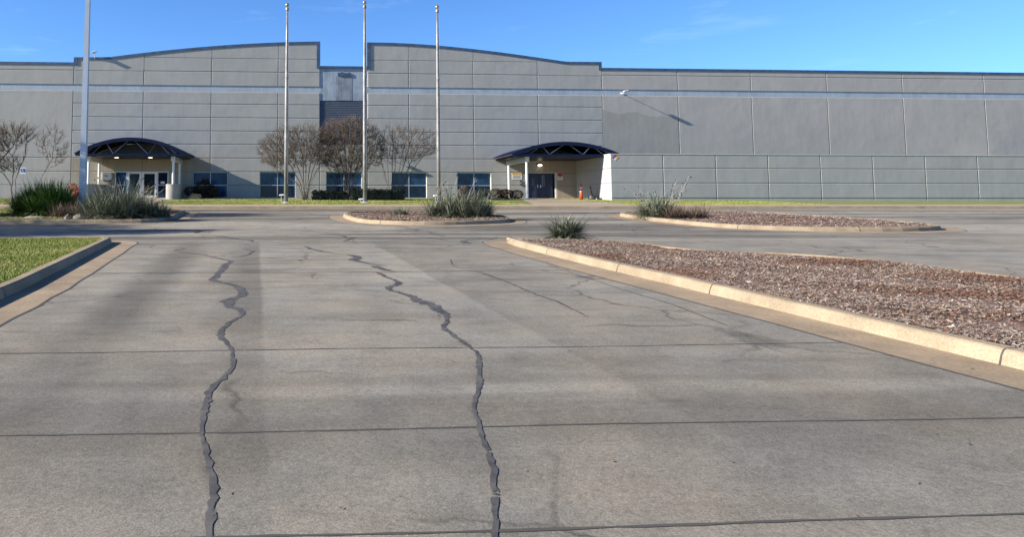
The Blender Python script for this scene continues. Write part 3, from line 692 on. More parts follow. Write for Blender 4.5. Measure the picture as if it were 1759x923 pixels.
# rain stain below the right canopy's eave
# ------------------------------------------------------------------ canopies
def canopy(label, ul, ur, yf, ve, va, beams, post_px, lights=()):
    x0, x1 = X(ul, yf, ve), X(ur, yf, ve); ze, za = Z(ve, yf), Z(va, yf); yb = D-.02
    o = empty('entrance_canopy', ((x0+x1)/2, yf, ze), label, 'canopy', 'arched entrance canopies')
    n = 28; hw = (x1-x0)/2; cx = (x0+x1)/2; rise = za-ze; Rr = (hw*hw+rise*rise)/(2*rise); cz = za-Rr; am = math.asin(hw/Rr)
    def arc(t, off=0): a = -am+2*am*t; return (cx+(Rr+off)*math.sin(a), cz+(Rr+off)*math.cos(a))
    def shell(m, y0, y1, o0, o1):
        P = [arc(i/n, o1) for i in range(n+1)]+[arc(i/n, o0) for i in range(n, -1, -1)]
        k = len(P)
        m.add([(x, y0, z) for x, z in P]+[(x, y1, z) for x, z in P],
              [(i, i+1, 2*n+1-i-1, 2*n+1-i) for i in range(n)]+[(k+2*n+1-i, k+2*n+1-i-1, k+i+1, k+i) for i in range(n)]+[(i, k+i, k+(i+1) % k, (i+1) % k) for i in range(k)])
    m = MB(); shell(m, yf, yb, -.03, 0); rf = m.build('roof', M['navyroof'], o)
    m = MB()
    ns = int((yb-yf)/.42)
    for i in range(ns+1): y = yf+.02+(yb-yf-.08)*i/ns; shell(m, y, y+.045, .001, .05)
    m.build('roof_seam', M['navyroof'], rf)
    m = MB(); shell(m, yf+.25, yb-.02, -.10, -.031); m.build('deck', M['deck'], o)
    m = MB(); shell(m, yf-.05, yf+.08, -.24, .03); m.build('top_chord', M['navy'], o)
    zs = ze-.02
    m = MB(); m.box(x0+.25, x1-.25, yf-.03, yf+.12, zs-.16, zs+.02); m.build('bottom_chord', M['navy'], o)
    # web members of the front truss
    ks = [.17, .335, .5, .665, .83]; bt = [.09, .25, .41, .59, .75, .91]
    def web(tb, tt):
        m = MB(); xb_ = x0+(x1-x0)*tb; xt, zt = arc(tt, -.22); m.tube([(xb_, yf+.04, zs), (xt, yf+.04, zt)], .045, 4); m.build('strut', M['navy2'], o)
    for tb, tt in ((.155, .235), (.345, .285), (.345, .47), (.655, .53), (.655, .715), (.845, .765), (.09, .155), (.91, .845)): web(tb, tt)
    m = MB(); m.box(x0+.3, x1-.3, yf+.15, D-.003, zs-.17, zs-.10); m.build('soffit', M['navy'], o)
    for u, d0, d1 in beams:
        xc = X(u, yf+.35, 270)
        m = MB(); m.box(xc-.16, xc+.16, yf+.30, D-.004, zs-.55, zs-.172); m.build('beam', M['cream'], o)
        for y in (yf+.5, D-.42):
            gz = g(y)+.15+(1.18 if post_px else 0)
            m = MB(); m.lathe([(.10, 0), (.10, zs-.551-gz)], (xc, y, gz), 16); m.build('post', M['white'], o, smooth=False)
    for u, v in lights:
        t = (zs-.171-CAMZ); d = ray(u, v); P = CAM+d*(t/d.z)
        m = MB(); m.lathe([(.20, 0), (.22, -.02), (.22, -.03)], (P.x, P.y, P.z-.002), 16); dl = m.build('downlight', M['white'], o)
        m = MB(); m.lathe([(.17, -.012), (.17, -.045), (.12, -.06)], (P.x, P.y, P.z-.002), 16); m.build('lens', M['lamp'], dl)
    return o, zs
M['navy2'] = simple('blue_steel_struts', (.035, .048, .095), .45)
M['cream'] = M['cream']
cL, zsL = canopy('arched navy canopy over the left entrance with four lit downlights', 128, 321, D-3.95, 265.5, 239, [(152.0, 0, 0), (297.6, 0, 0)], True,
                 [(200.4, 270.0), (212, 273.6), (258.4, 270.0), (266.7, 273.8)])
cR, zsR = canopy('arched navy canopy over the right entrance beside the screen wall', 880, 1066, D-6.0, 263.4, 242.3, [(905.3, 0, 0)], False)
for u, lab in ((153.5, 'rounded grey concrete plinth under the left posts of the left canopy'), (298.5, 'rounded grey concrete plinth under the right posts of the left canopy')):
    xc = X(u, D-3.4, 300); y0 = D-3.6; o = empty('concrete_plinth', (xc, y0, GB), lab, 'plinth', 'plinths of the left entrance')
    r = .55; P = [(xc+r*math.cos(t), y0+r*.9*math.sin(t)) for t in np.linspace(math.pi, 2*math.pi, 17)]+[(xc+r, D-.02), (xc-r, D-.02)]
    m = MB(); m.prismz(P, lambda x, y: g(y)+.0, lambda x, y: g(D-3.45)+1.325); m.build('plinth', M['concrete'], o)
# lamp over the right door
p = at_y(926.5, 284, D); o = empty('wall_lamp', p, 'lit oval wall lamp above the navy double doors', 'lamp')
m = MB(); m.box(p.x-.24, p.x+.24, D-.10, D-.003, p.z-.10, p.z+.16); m.build('housing', M['charcoal'], o, bevel=.03)
m = MB(); m.lathe([(.05, -.10), (.17, -.06), (.2, 0), (.17, .06), (.05, .1)], (p.x, D-.16, p.z-.01), 16); m.build('lens', M['lamp'], o, smooth=True)
# ------------------------------------------------------------------ screen wall right of the entrance
YS = D-7.3; XS = X(1050, YS, 300)
o = empty('screen_wall', (XS, YS, GB), 'low grey panel screen wall with sunlit left end beside the right entrance', 'wall')
zt = Z(265, YS, 1060); zs1, zs2 = Z(289, YS, 1060), Z(314.4, YS, 1060); zs3 = Z(340.3, YS, 1060); gb = g(YS)+.1
m, mb_ = MB(), MB()
xv = [XS, X(1139.5, YS, 300), X(1230, YS, 300), X(1320, YS, 300), X(1410, YS, 300), X(1500, YS, 300), X(1590, YS, 300), X(1680, YS, 300), X(1770, YS, 300), X(1860, YS, 300)]
rows = [gb-.3, zs3, zs2, zs1, zt]
for a, b in zip(xv[:-1], xv[1:]):
    for z0, z1 in zip(rows[:-1], rows[1:]):
        xa_, xb_, za_, zb2 = a+(.02 if a > XS else 0), b-.02, z0+.014, (z1-.014 if z1 < zt else z1); yo = YS+(.03 if z0 == rows[0] else 0); cl = .036 if a > XS else 0; ct = .036 if z1 < zt else 0
        m.add([(xa_, yo+.03, za_), (xb_, yo+.03, za_), (xb_, yo+.03, zb2), (xa_, yo+.03, zb2), (xa_+cl, yo, za_+.036), (xb_-.036, yo, za_+.036), (xb_-.036, yo, zb2-ct), (xa_+cl, yo, zb2-ct), (xa_, YS+.07, za_), (xb_, YS+.07, za_), (xb_, YS+.07, zb2), (xa_, YS+.07, zb2)],
              [(4, 5, 6, 7), (0, 1, 5, 4), (1, 2, 6, 5), (2, 3, 7, 6), (3, 0, 4, 7), (0, 8, 9, 1), (1, 9, 10, 2), (2, 10, 11, 3), (3, 11, 8, 0)])

mb_.box(XS+.05, xv[-1], YS+.05, YS+.3, gb-.3, zt-.03)
yy = [YS+.07, D-.005]
for z0, z1 in zip(rows[1:-1], rows[2:]): m.box(XS, XS+.07, yy[0], yy[1], z0+.025, z1-.025 if z1 < zt else z1)
m.box(XS+.012, XS+.07, yy[0], yy[1], rows[0], rows[1]+.02)
m.box(XS, XS+.07, yy[0], yy[1], rows[1]-.3, rows[1]-.025) if False else None
mb_.box(XS+.05, XS+.3, YS+.3, D-.006, gb-.3, zt-.03)
m.box(xv[-1]-.07, xv[-1], YS+.08, D-.006, rows[0], zt)
wl = m.build('wall', M['wall'], o); mb_.build('joint_backing', M['groove'], wl)
m = MB(); m.box(XS-.03, xv[-1]+.03, YS-.03, YS+.33, zt, zt+.05); m.box(XS-.03, XS+.33, YS+.33, D-.007, zt, zt+.05); m.build('coping', M['cream'], o)
# hazard diamond on the screen wall
p = at_y(1056.8, 270.5, YS); o = empty('hazard_sign', (p.x, YS-.01, p.z), 'small multi-coloured hazard diamond at the top corner of the screen wall', 'sign')
s = .27
for (dx, dz, mt, nm) in ((-1, 0, 'blue', 'blue_quarter'), (1, 0, 'yellow', 'yellow_quarter'), (0, 1, 'red', 'red_quarter'), (0, -1, 'white', 'white_quarter')):
    cx, cz = p.x+dx*s/2, p.z+dz*s/2*.8
    m = MB(); m.prism([(cx-s/2+.004, cz), (cx, cz-s*.4+.004), (cx+s/2-.004, cz), (cx, cz+s*.4-.004)], YS-.014, YS-.003); m.build(nm, M[mt], o)
# ------------------------------------------------------------------ things by the right entrance
def gz(y): return g(y)+.16
p = at_g(998.5, 346.8, .16); y = YS+3.2; x = X(998.5, y, 340)
o = empty('traffic_delineator', (x, y, gz(y)), 'tall slim orange delineator cone in the right entrance recess', 'cone')
m = MB(); m.lathe([(.19, 0), (.19, .04), (.14, .06)], (x, y, gz(y)), 8); m.build('base', M['black'], o)
m = MB(); m.lathe([(.13, .06), (.11, .5), (.085, .9), (.06, 1.15)], (x, y, gz(y)), 16); m.build('body', M['orange'], o, smooth=True)
for z in (.62, .86):
    m = MB(); m.lathe([(.107, z), (.093, z+.1)], (x, y, gz(y)), 16); m.build('stripe', M['white'], o)
m = MB(); m.lathe([(.06, 1.15), (.045, 1.22), (.02, 1.24), (.025, 1.33)], (x, y, gz(y)), 10); m.build('grip', M['charcoal'], o)
y = YS+2.6; x = X(1017, y, 340)
o = empty('ash_receptacle', (x, y, gz(y)), 'charcoal cigarette receptacle with round base and thin neck by the side wall', 'ash bin')
m = MB(); m.lathe([(.27, 0), (.29, .05), (.29, .2), (.25, .3), (.12, .36), (.08, .40)], (x, y, gz(y)), 20); m.build('base', M['charcoal'], o, smooth=True)
m = MB(); m.tube([(x, y, gz(y)+.38), (x-.10, y, gz(y)+.95)], [.07, .045], 12); m.build('neck', M['charcoal'], o)
m = MB(); m.tube([(x-.1, y, gz(y)+.94), (x-.12, y, gz(y)+1.06)], [.08, .06], 12); m.build('cap', M['black'], o)
y = YS+2.0; x = X(1030, y, 340)
o = empty('lobby_dustpan', (x, y, gz(y)), 'black long-handled dustpan leaning at the edge of the entrance side wall', 'dustpan')
m = MB(); m.tube([(x, y, gz(y)+.08), (x-.05, y, gz(y)+.95)], .016, 8); m.build('handle', M['charcoal'], o)
m = MB(); m.prism([(x-.14, gz(y)), (x+.14, gz(y)), (x+.12, gz(y)+.13), (x-.12, gz(y)+.13)], y-.12, y+.08); m.build('pan', M['black'], o)
# ------------------------------------------------------------------ poles
def flagpole(ub, vb, ut, vt, y, label):
    b = at_y(ub, vb, y); x = b.x; z0 = g(y)+.145; zt_ = Z(vt, y, ut)
    o = empty('flagpole', (x, y, z0), label, 'flagpole', 'flagpoles with gold balls')
    H = zt_-z0
    m = MB(); m.lathe([(.30, 0), (.30, .03), (.18, .07), (.15, .09)], (x, y, z0), 20); m.build('base_collar', M['frame'], o)
    m = MB(); m.lathe([(.135, .08), (.135, H*.3), (.12, H*.55), (.09, H*.8), (.065, H-.5)], (x, y, z0), 18); m.build('pole', M['pole'], o, smooth=True)
    m = MB(); m.lathe([(.085, H-.52), (.11, H-.48), (.11, H-.33), (.06, H-.28), (.03, H-.27), (.03, H-.2)], (x, y, z0), 16); m.build('truck', M['pole'], o)
    m = MB(); m.lathe([(.001, H-.26)]+[(.13*math.sin(t), H-.13-.13*math.cos(t)) for t in np.linspace(.15, math.pi-.05, 10)], (x, y, z0), 18); m.build('ball_finial', M['gold'], o, smooth=True)
    m = MB(); m.box(x-.05, x+.03, y-.18, y-.12, z0+H*.62, z0+H*.62+.14); m.build('cleat', M['grey'], o)
    m = MB(); m.tube([(x+.10, y-.12, z0+1.3), (x+.11, y-.13, z0+H*.5), (x+.09, y-.06, z0+H-.42)], .006, 4); m.build('halyard', M['grey'], o)
    return o
YP = 49.7
flagpole(491.3, 349, 495, 5, YP, 'weathered flagpole before the left half of the facade beside the first bare tree')
flagpole(627, 350, 628, 1, YP, 'weathered flagpole at the edge of the recessed centre bay')
flagpole(754.2, 349, 751.5, 8.5, YP, 'weathered flagpole rising behind the spiky shrub of the middle island')
y = 33.5; b = at_y(141.5, 345, y); x = b.x; z0 = g(y)+.14
o = empty('light_pole', (x, y, z0), 'tall pale square light pole in the left island, rising out of frame', 'light pole')
m = MB(); m.lathe([(.26, -.1), (.26, .35), (.24, .38)], (x, y, z0), 20); m.build('footing', M['concrete'], o)
m = MB(); H = 11.5; r0, r1 = .135, .085
m.add([(x+sx*r, y+sy*r, z0+z) for r, z in ((r0, .38), (r1, H)) for sx, sy in ((-1, -1), (1, -1), (1, 1), (-1, 1))], [(0, 1, 5, 4), (1, 2, 6, 5), (2, 3, 7, 6), (3, 0, 4, 7), (4, 5, 6, 7)])
m.build('pole', M['lightpole'], o)
m = MB(); m.box(x-.6, x+.6, y-.04, y+.04, z0+H-.12, z0+H-.02); m.build('arm', M['lightpole'], o)
for s_ in (-1, 1):
    m = MB(); m.box(x+s_*.85-.3, x+s_*.85+.3, y-.25, y+.25, z0+H-.2, z0+H+.02); m.build('lamp_head', M['charcoal'], o, bevel=.03)
# accessible parking sign
y = 46.4; x = X(39.5, y, 300); z0 = g(y)+.145
o = empty('parking_sign', (x, y, z0), 'blue and white accessible parking sign on a thin post by the left trees', 'sign')
zt_ = Z(287.6, y, 40); zb_ = Z(299, y, 40)
m = MB(); m.box(x-.025, x+.025, y-.015, y+.015, z0, zt_); m.build('post', M['grey'], o)
m = MB(); m.box(x-.15, x+.15, y-.026, y-.016, zb_, zt_); m.build('sign_panel', M['white'], o, bevel=.004)
m = MB(); m.box(x-.13, x+.13, y-.030, y-.0262, zb_+.10, zb_+.32); sq = m.build('blue_panel', M['blue'], o)
m = MB(); cz = zb_+.19; yy_ = y-.0335
m.tube([(x+.05*math.cos(t)-.005, yy_, cz+.05*math.sin(t)-.015) for t in np.linspace(2.4, 6.4, 10)], .008, 5)
m.tube([(x-.02, yy_, cz+.085), (x-.015, yy_, cz+.01), (x+.04, yy_, cz+.01), (x+.06, yy_, cz-.05)], .010, 5); m.lathe([(.016, -.01), (.016, .012)], (x-.02, yy_, cz+.10), 8)
m.build('wheelchair_symbol', M['white'], sq)
# small floodlights beside the flagpoles
def lawn_light(u, v, y, label):
    x = X(u, y, v); z = g(y)+.14; zt_ = Z(v, y, u)
    o = empty('flood_light', (x, y, z), label, 'floodlight', 'floodlights by the flagpoles')
    m = MB(); m.lathe([(.04, 0), (.03, .05), (.03, max(.12, zt_-z-.08))], (x, y, z), 10); m.build('stem', M['grey'], o)
    m = MB(); m.add([(x-.17, y-.12, zt_-.06), (x+.17, y-.12, zt_-.03), (x+.17, y+.12, zt_+.0), (x-.17, y+.12, zt_-.03), (x-.14, y-.10, zt_+.02), (x+.15, y-.10, zt_+.05), (x+.15, y+.10, zt_+.06), (x-.14, y+.10, zt_+.04)],
                    [(0, 3, 2, 1), (4, 5, 6, 7), (0, 1, 5, 4), (1, 2, 6, 5), (2, 3, 7, 6), (3, 0, 4, 7)]); m.build('lamp_head', M['white'], o)
lawn_light(483.5, 335, YP+.4, 'white floodlight on a stem beside the flagpole before the left facade')
lawn_light(620, 342, YP+.6, 'white low floodlight beside the middle flagpole and the hedge')
lawn_light(748.5, 336, YP+.4, 'white floodlight on a stem beside the flagpole behind the middle island')
# wall floodlights on outrigger arms
def wall_light(u, v, label, arm=.75, top=None):
    p = at_y(u, v, D-arm); x, z = p.x, p.z
    o = empty('security_light', (x, D, z), label, 'floodlight', 'floodlights on arms along the facade')
    zm = top if top else z-.1
    m = MB(); m.box(x-.08, x+.08, D-.03, D-.002, zm-.1, zm+.1); m.build('mounting_plate', M['white'], o)
    m = MB(); m.tube([(x, D-.02, zm), (x, D-arm*.5, (z+zm)/2-.06), (x, D-arm, z-.09)], .025, 8); m.build('arm', M['white'], o)
    m = MB(); a = .28
    P = [(-.20, -.01), (.20, .09), (.18, .15), (-.17, .06)]
    m.prism([(x+px_, z+pz-.06) for px_, pz in P], D-arm-.18, D-arm+.14); m.build('lamp_head', M['white'], o, bevel=.015)
    m = MB(); m.box(x-.1, x+.1, D-arm-.13, D-arm+.1, z-.13, z-.09); m.build('lens', M['steel'], o)
    return o
wall_light(1074.5, 156, 'white floodlight on an arm at the band of the right wing', .82)
wall_light(651.5, 261, 'white floodlight on an arm beside the third bare tree', .55)
p = at_y(162, 94, D-.6)
wall_light(162, 89, 'small floodlight on an arm above the left parapet step', .28, topL(p.x)-.12)
# ------------------------------------------------------------------ vegetation
def blades(name, mat, parent, base, n, length, spread, width, droop=.6, tone=(0, 1), up=(.15, 1.45), seg=4, radius=.2, flat=1.0, sun_tone=None):
    """a tuft of strap leaves; base=(x,y,z)"""
    V, Fc, T = [], [], []
    for i in range(n):
        az = RNG.uniform(0, 2*math.pi); el = RNG.uniform(*up); L = length*RNG.uniform(.6, 1.08)
        r = radius*math.sqrt(RNG.uniform()); a2 = RNG.uniform(0, 2*math.pi)
        p = np.array([base[0]+r*math.cos(a2), base[1]+r*math.sin(a2)*flat, base[2]]); d = np.array([math.cos(az)*math.cos(el)*spread, math.sin(az)*math.cos(el)*spread*flat, math.sin(el)])
        side = np.array([-math.sin(az), math.cos(az), 0.]); ww = width*RNG.uniform(.7, 1.2); o0 = len(V)
        dr = droop*RNG.uniform(.4, 1.3); k = RNG.uniform(*tone)
        for s in range(seg+1):
            t = s/seg; q = p+d*L*t; q[2] -= dr*L*t*t*.55*math.cos(el)
            w_ = ww*(1-t)**.7*.5+.0015
            V.append(q+side*w_); V.append(q-side*w_)
            if s < seg: Fc.append((o0+2*s, o0+2*s+1, o0+2*s+3, o0+2*s+2)); T.append(k if RNG.uniform() > .04 else 1.0)
    return raw(name, np.array(V), np.array(Fc), T, mat, parent)
def tuft_multi(name, mat, parent, bases, **k):
    Vs, Fs, Ts = [], [], []
    obs = [blades(name, mat, None, b, **{**k, **ov}) for b, ov in bases]
    off = 0
    for ob in obs:
        me = ob.data; v = np.empty(len(me.vertices)*3, np.float32); me.vertices.foreach_get('co', v); Vs.append(v.reshape(-1, 3))
        f = np.empty(len(me.loops), np.int32); me.loops.foreach_get('vertex_index', f); Fs.append(f.reshape(-1, 4)+off); off += len(me.vertices)
        t = np.empty(len(me.polygons), np.float32); me.attributes['tone'].data.foreach_get('value', t); Ts.append(t)
        bpy.data.objects.remove(ob)
    return raw(name, np.concatenate(Vs), np.concatenate(Fs), np.concatenate(Ts), mat, parent)
def stalks(o, specs, pods=True):
    for (x, y, z, hx, hz, curve) in specs:
        m = MB(); P = [(x+hx*t**1.4+curve*math.sin(t*3.1), y+.1*t, z+hz*t*(1-.10*t)) for t in np.linspace(0, 1, 7)]
        m.tube(P, [.012*(1-.6*i/6) for i in range(7)], 5)
        for k in range(random.randint(1, 4)):
            i = random.randint(3, 5); q = P[i]; s = random.choice((-1, 1))
            m.tube([q, (q[0]+s*random.uniform(.1, .3), q[1]+random.uniform(-.1, .1), q[2]+random.uniform(.08, .3))], [.006, .003], 4)
        m.build('flower_stalk', M['stalk'], o)
        if pods:
            for k in range(random.randint(4, 8)):
                m = MB(); i = random.randint(3, 6); q = P[i]; c = (q[0]+random.uniform(-.16, .16), q[1]+random.uniform(-.1, .1), q[2]+random.uniform(-.12, .1))
                m.lathe([(.004, -.035), (.022, -.01), (.02, .02), (.003, .04)], c, 6); m.build('seed_pod', M['pod'], o)
def yucca(label, u0, u1, vt, vb, y, clumps, n=170, st=None, h=.16, group='spiky grey-green shrubs', mat='yucca', name='red_yucca', leafw=.028, cat='shrub', up=(-.08, 1.3), pods=True, ln=1.06):
    xa, xb = X(u0, y, vb), X(u1, y, vb); zb_ = g(y)+h; H = Z(vt, y)-zb_
    o = empty(name, ((xa+xb)/2, y, zb_), label, cat, group)
    bs = []
    for (t, s, dy) in clumps: bs.append(((xa+(xb-xa)*t, y+dy, g(y+dy)+h-.02), dict(length=H*s*1.38*ln, n=int(n*s*1.7))))
    tuft_multi('leaves', M[mat], o, bs, length=H, n=n, spread=1.1, width=leafw, droop=.8, radius=.2, tone=(0, .85), up=up)
    if st: stalks(o, [(xa+(xb-xa)*t, y, zb_, dx, dz, cv) for t, dx, dz, cv in st], pods)
    return o
yucca('large grey-green spiky shrub in front of the light pole on the left island', 142, 268, 322, 374, 30.6, [(.12, .75, -.1), (.25, .9, -.2), (.42, 1.08, 0), (.62, 1.05, .2), (.8, .85, -.1), (.92, .6, 0), (.5, .85, -.7), (.33, .75, -.8), (.68, .75, -.7)], 330,
      [(.3, -.5, 1.7, .1), (.55, .6, 1.65, .05), (.62, 1.1, 1.5, -.1), (.7, 1.2, 1.3, .1), (.45, -.1, 1.8, .05), (.8, 1.0, .9, .1)])
yucca('small spiky tuft at the right tip of the left island', 258, 294, 345, 370, 31.0, [(.35, .9, 0), (.65, .8, .3)], 150)
yucca('big grey-green spiky shrub with bleached stalks on the middle island', 732, 842, 333, 378, 31.0, [(.12, .7, 0), (.25, .85, .1), (.42, 1.05, 0), (.62, 1.1, 0), (.8, .9, -.2), (.92, .75, 0), (.55, .8, -.6), (.35, .7, -.5), (.75, .7, -.7)], 330,
      [(.38, -.2, 1.75, .06), (.45, .12, 1.8, -.08), (.55, .65, 1.8, .08), (.68, 1.3, 1.0, .1), (.2, .2, 1.55, .1), (.12, .35, 1.6, .05)])
yucca('very small green tuft alone in the mulch of the middle island', 676, 706, 354, 367, 32.6, [(.35, .9, 0), (.65, 1., .2)], 70)
yucca('single grey-green spiky rosette at the tip of the near mulch bed', 936, 1012, 374, 414, 19.55, [(.42, 1., 0), (.52, .95, .1), (.6, .9, .15)], 300, up=(-.05, 1.05), ln=1.32)
yucca('grey-green spiky shrub with dark seed stalks on the far right island', 1092, 1166, 337, 373, 31.2, [(.2, .9, -.2), (.45, 1.05, 0), (.7, 1., .3), (.3, .8, -.7)], 260,
      [(.35, -.9, 1.35, -.1), (.45, -.6, 1.35, -.1), (.8, .3, 1.55, .06), (.85, .85, 1.9, .1), (.9, .45, 1.5, .05), (.6, -.3, 1.1, .1), (.75, .5, 1.75, .03)])
yucca('dark green fountain-shaped palm shrub on the left island', 32, 126, 313, 364, 33.2, [(.2, .8, 0), (.38, 1.0, .1), (.55, 1.02, .2), (.75, .95, 0), (.5, .85, -.5), (.3, .8, -.4), (.68, .85, -.4), (.1, .6, -.2), (.88, .65, -.2), (.45, .6, -.9), (.62, .6, -.9)], 560, group='dark palm shrub', mat='palm', name='palm_shrub', leafw=.06, up=(-.05, 1.3), ln=.95)
def dry_shrub(label, u0, u1, vt, vb, y, n=520, name='dry_shrub', h=.15):
    xa, xb = X(u0, y, vb), X(u1, y, vb); zb_ = g(y)+h; H = Z(vt, y)-zb_
    o = empty(name, ((xa+xb)/2, y, zb_), label, 'shrub', 'dry brown shrubs')
    bs = [((xa+(xb-xa)*t, y+RNG.uniform(-.3, .3), zb_-.02), dict(length=H*RNG.uniform(.8, 1.1), n=int(n/6))) for t in np.linspace(.08, .92, 6)]
    tuft_multi('stems', M['dry'], o, bs, length=H, n=90, spread=1.3, width=.014, droop=.25, radius=.22, tone=(0, 1), up=(.2, 1.45), seg=3)
    return o
dry_shrub('low brown dry shrub between the palm and the spiky shrub on the left island', 90, 152, 344, 371, 31.2, 900)
dry_shrub('low brown dry shrub right of the seed stalks on the far right island', 1142, 1215, 346, 374, 30.0, 900)
# stones edging the left bed
for i, (u0, u1, v, hh) in enumerate(((40, 82, 369.5, .12), (111, 123, 368.5, .16), (124, 150, 369.5, .17), (160, 178, 371.5, .11), (52, 66, 362.5, .14))):
    y = 29.7 if v > 365 else 31.8; xa, xb = X(u0, y, v), X(u1, y, v); c = ((xa+xb)/2, y, g(y)+.15)
    bm = bmesh.new(); bmesh.ops.create_icosphere(bm, subdivisions=2, radius=1)
    for vv in bm.verts: vv.co = Vector((vv.co.x*(xb-xa)/2*random.uniform(.9, 1.08), vv.co.y*.22*random.uniform(.85, 1.1), max(-.1, vv.co.z*hh*random.uniform(.85, 1.15))))+Vector(c)
    me = bpy.data.meshes.new('edging_stone'); bm.to_mesh(me); bm.free(); ob = bpy.data.objects.new('edging_stone', me); C.objects.link(ob); me.materials.append(M['greystone'])
    tag(ob, ['long flat tan edging stone before the palm shrub', 'short grey stone at the edge under the dry shrub', 'longer grey stone left of the big spiky shrub', 'thin flat stone at the foot of the big spiky shrub', 'rounded pale stone under the palm leaves'][i], 'stone', 'edging stones of the left bed')
# boulder by the left window
y = 59.6; x = X(334, y, 338); bm = bmesh.new(); bmesh.ops.create_icosphere(bm, subdivisions=3, radius=1)
for vv in bm.verts:
    n_ = 1+.22*math.sin(vv.co.x*5+1)*math.cos(vv.co.y*4+vv.co.z*3); vv.co = Vector((vv.co.x*.50*n_+vv.co.z*.12, vv.co.y*.4*n_, max(-.1, vv.co.z*.42*n_)))+Vector((x, y, g(y)+.17))
me = bpy.data.meshes.new('boulder'); bm.to_mesh(me); bm.free(); ob = bpy.data.objects.new('boulder', me); C.objects.link(ob); me.materials.append(M['rock'])
tag(ob, 'tan sunlit boulder in the bed before the left blue window', 'boulder')
# leafy shrubs: leaf-sized faces through an uneven volume
def leafcloud(name, mat, parent, lobes, n, size, boxy=1.0, tone=(0, 1)):
    V, Fc, T = [], [], []
    wsum = np.array([l[3]*l[5] for l in lobes]); pick = RNG.choice(len(lobes), n, p=wsum/wsum.sum())
    q = RNG.normal(size=(n, 3)); q /= np.linalg.norm(q, axis=1)[:, None]
    if boxy != 1.0: q = np.sign(q)*np.abs(q)**boxy; 
    rr = RNG.uniform(.55, 1.03, n)**.5
    for i in range(n):
        cx, cy_, cz, rx, ry, rz = lobes[pick[i]]
        c = np.array([cx+q[i, 0]*rx*rr[i], cy_+q[i, 1]*ry*rr[i], cz+q[i, 2]*rz*rr[i]])
        a = RNG.normal(size=3); a /= np.linalg.norm(a); b = np.cross(a, RNG.normal(size=3)); b /= np.linalg.norm(b)+1e-6
        s = size*RNG.uniform(.6, 1.3); o0 = len(V)
        V += [c-a*s, c+b*s*.45, c+a*s, c-b*s*.45]; Fc.append((o0, o0+1, o0+2, o0+3)); T.append(RNG.uniform(*tone))
    return raw(name, np.array(V), np.array(Fc), T, mat, parent)
def stems(o, x, y, z, w_, h, n, mat='bark'):
    m = MB()
    for i in range(n):
        a = RNG.uniform(-1, 1); b = RNG.uniform(-.5, .5)
        m.tube([(x+a*w_*.2, y+b*w_*.2, z-.03), (x+a*w_*.45, y+b*w_*.4, z+h*.5), (x+a*w_*.8, y+b*w_*.7, z+h*.95)], [.02, .015, .006], 5)
    m.build('stem', M[mat], o)
def hedge(u0, u1, vt, vb, y, label, n, ry=.65):
    xa, xb = X(u0, y, vb), X(u1, y, vb); z0 = g(y)+.14; H = Z(vt, y)-z0
    o = empty('clipped_hedge', ((xa+xb)/2, y, z0), label, 'hedge', 'clipped hedges under the windows')
    k = max(2, int((xb-xa)/.8)); L = []
    for i in range(k):
        L.append((xa+(xb-xa)*(i+.5)/k, y+RNG.uniform(-.05, .05), z0+H*.47*RNG.uniform(.96, 1.05), (xb-xa)/k*.62, ry, H*.52*RNG.uniform(.94, 1.04)))
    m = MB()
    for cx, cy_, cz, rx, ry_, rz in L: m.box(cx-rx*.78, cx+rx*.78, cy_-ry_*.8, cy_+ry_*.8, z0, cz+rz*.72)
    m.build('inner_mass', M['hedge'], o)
    leafcloud('foliage', M['hedge'], o, L, n, .05, .55)
    return o
hedge(537, 592, 326.5, 346, 56.8, 'shorter dark clipped hedge between the first two bare trees', 5000)
hedge(604, 693, 323.5, 347, 56.2, 'longer dark clipped hedge below the third bare tree', 8000)
def shrub(label, u, y, vt, lobes, mat, n, size, name='leafy_shrub', group=None, tone=(0, 1), vb=345):
    x = X(u, y, 340); z0 = g(y)+.14; o = empty(name, (x, y, z0), label, 'shrub', group)
    leafcloud('foliage', M[mat], o, [(x+a, y+b, z0+c, r, r2, r3) for a, b, c, r, r2, r3 in lobes], n, size, tone=tone)
    stems(o, x, y, z0, lobes[0][3], lobes[0][2], 6); return o
shrub('dark shrub with a few red leaves before the left window', 347, 60.6, 310, [(.1, 0, .95, .75, .6, .55), (-.75, -.1, .6, .7, .5, .42), (.75, 0, .6, .55, .5, .5), (.3, 0, .5, 1.1, .5, .4), (.25, 0, 1.4, .35, .3, .3)], 'nandina', 5200, .06)
shrub('bright red leafy shrub between the light pole and the palm', 129.5, 57, 320, [(-.2, 0, .95, .33, .3, .3), (.18, 0, .6, .33, .3, .38), (0, 0, .3, .3, .3, .3)], 'redleaf', 900, .06, name='red_shrub')
shrub('low brownish shrub at the foot of the right canopy post', 882, 60.2, 331, [(-.55, 0, .42, .6, .5, .42), (.25, 0, .4, .6, .5, .38)], 'nandina', 2600, .05, name='low_shrub', group='low shrubs by the right entrance')
shrub('dark low shrub left of the right canopy posts', 858, 60.4, 331, [(-.3, 0, .45, .6, .5, .42), (.3, 0, .42, .5, .5, .4)], 'nandina', 2400, .05, name='low_shrub', group='low shrubs by the right entrance')
y = 60.0
yucca('tall green grassy tuft under the window left of the right entrance', 805, 858, 326, 345, 59.6, [(.3, 1., 0), (.55, 1.1, 0), (.75, .9, 0)], 170, h=.14, group='grassy tufts by the wall', name='grass_tuft', mat='yucca')
shrub('reddish brown shrub in the corner of the window behind the middle island shrub', 797, 60.3, 325, [(0, 0, .6, .45, .4, .5)], 'redbrown' if 'redbrown' in M else 'dry', 900, .06, name='russet_shrub')
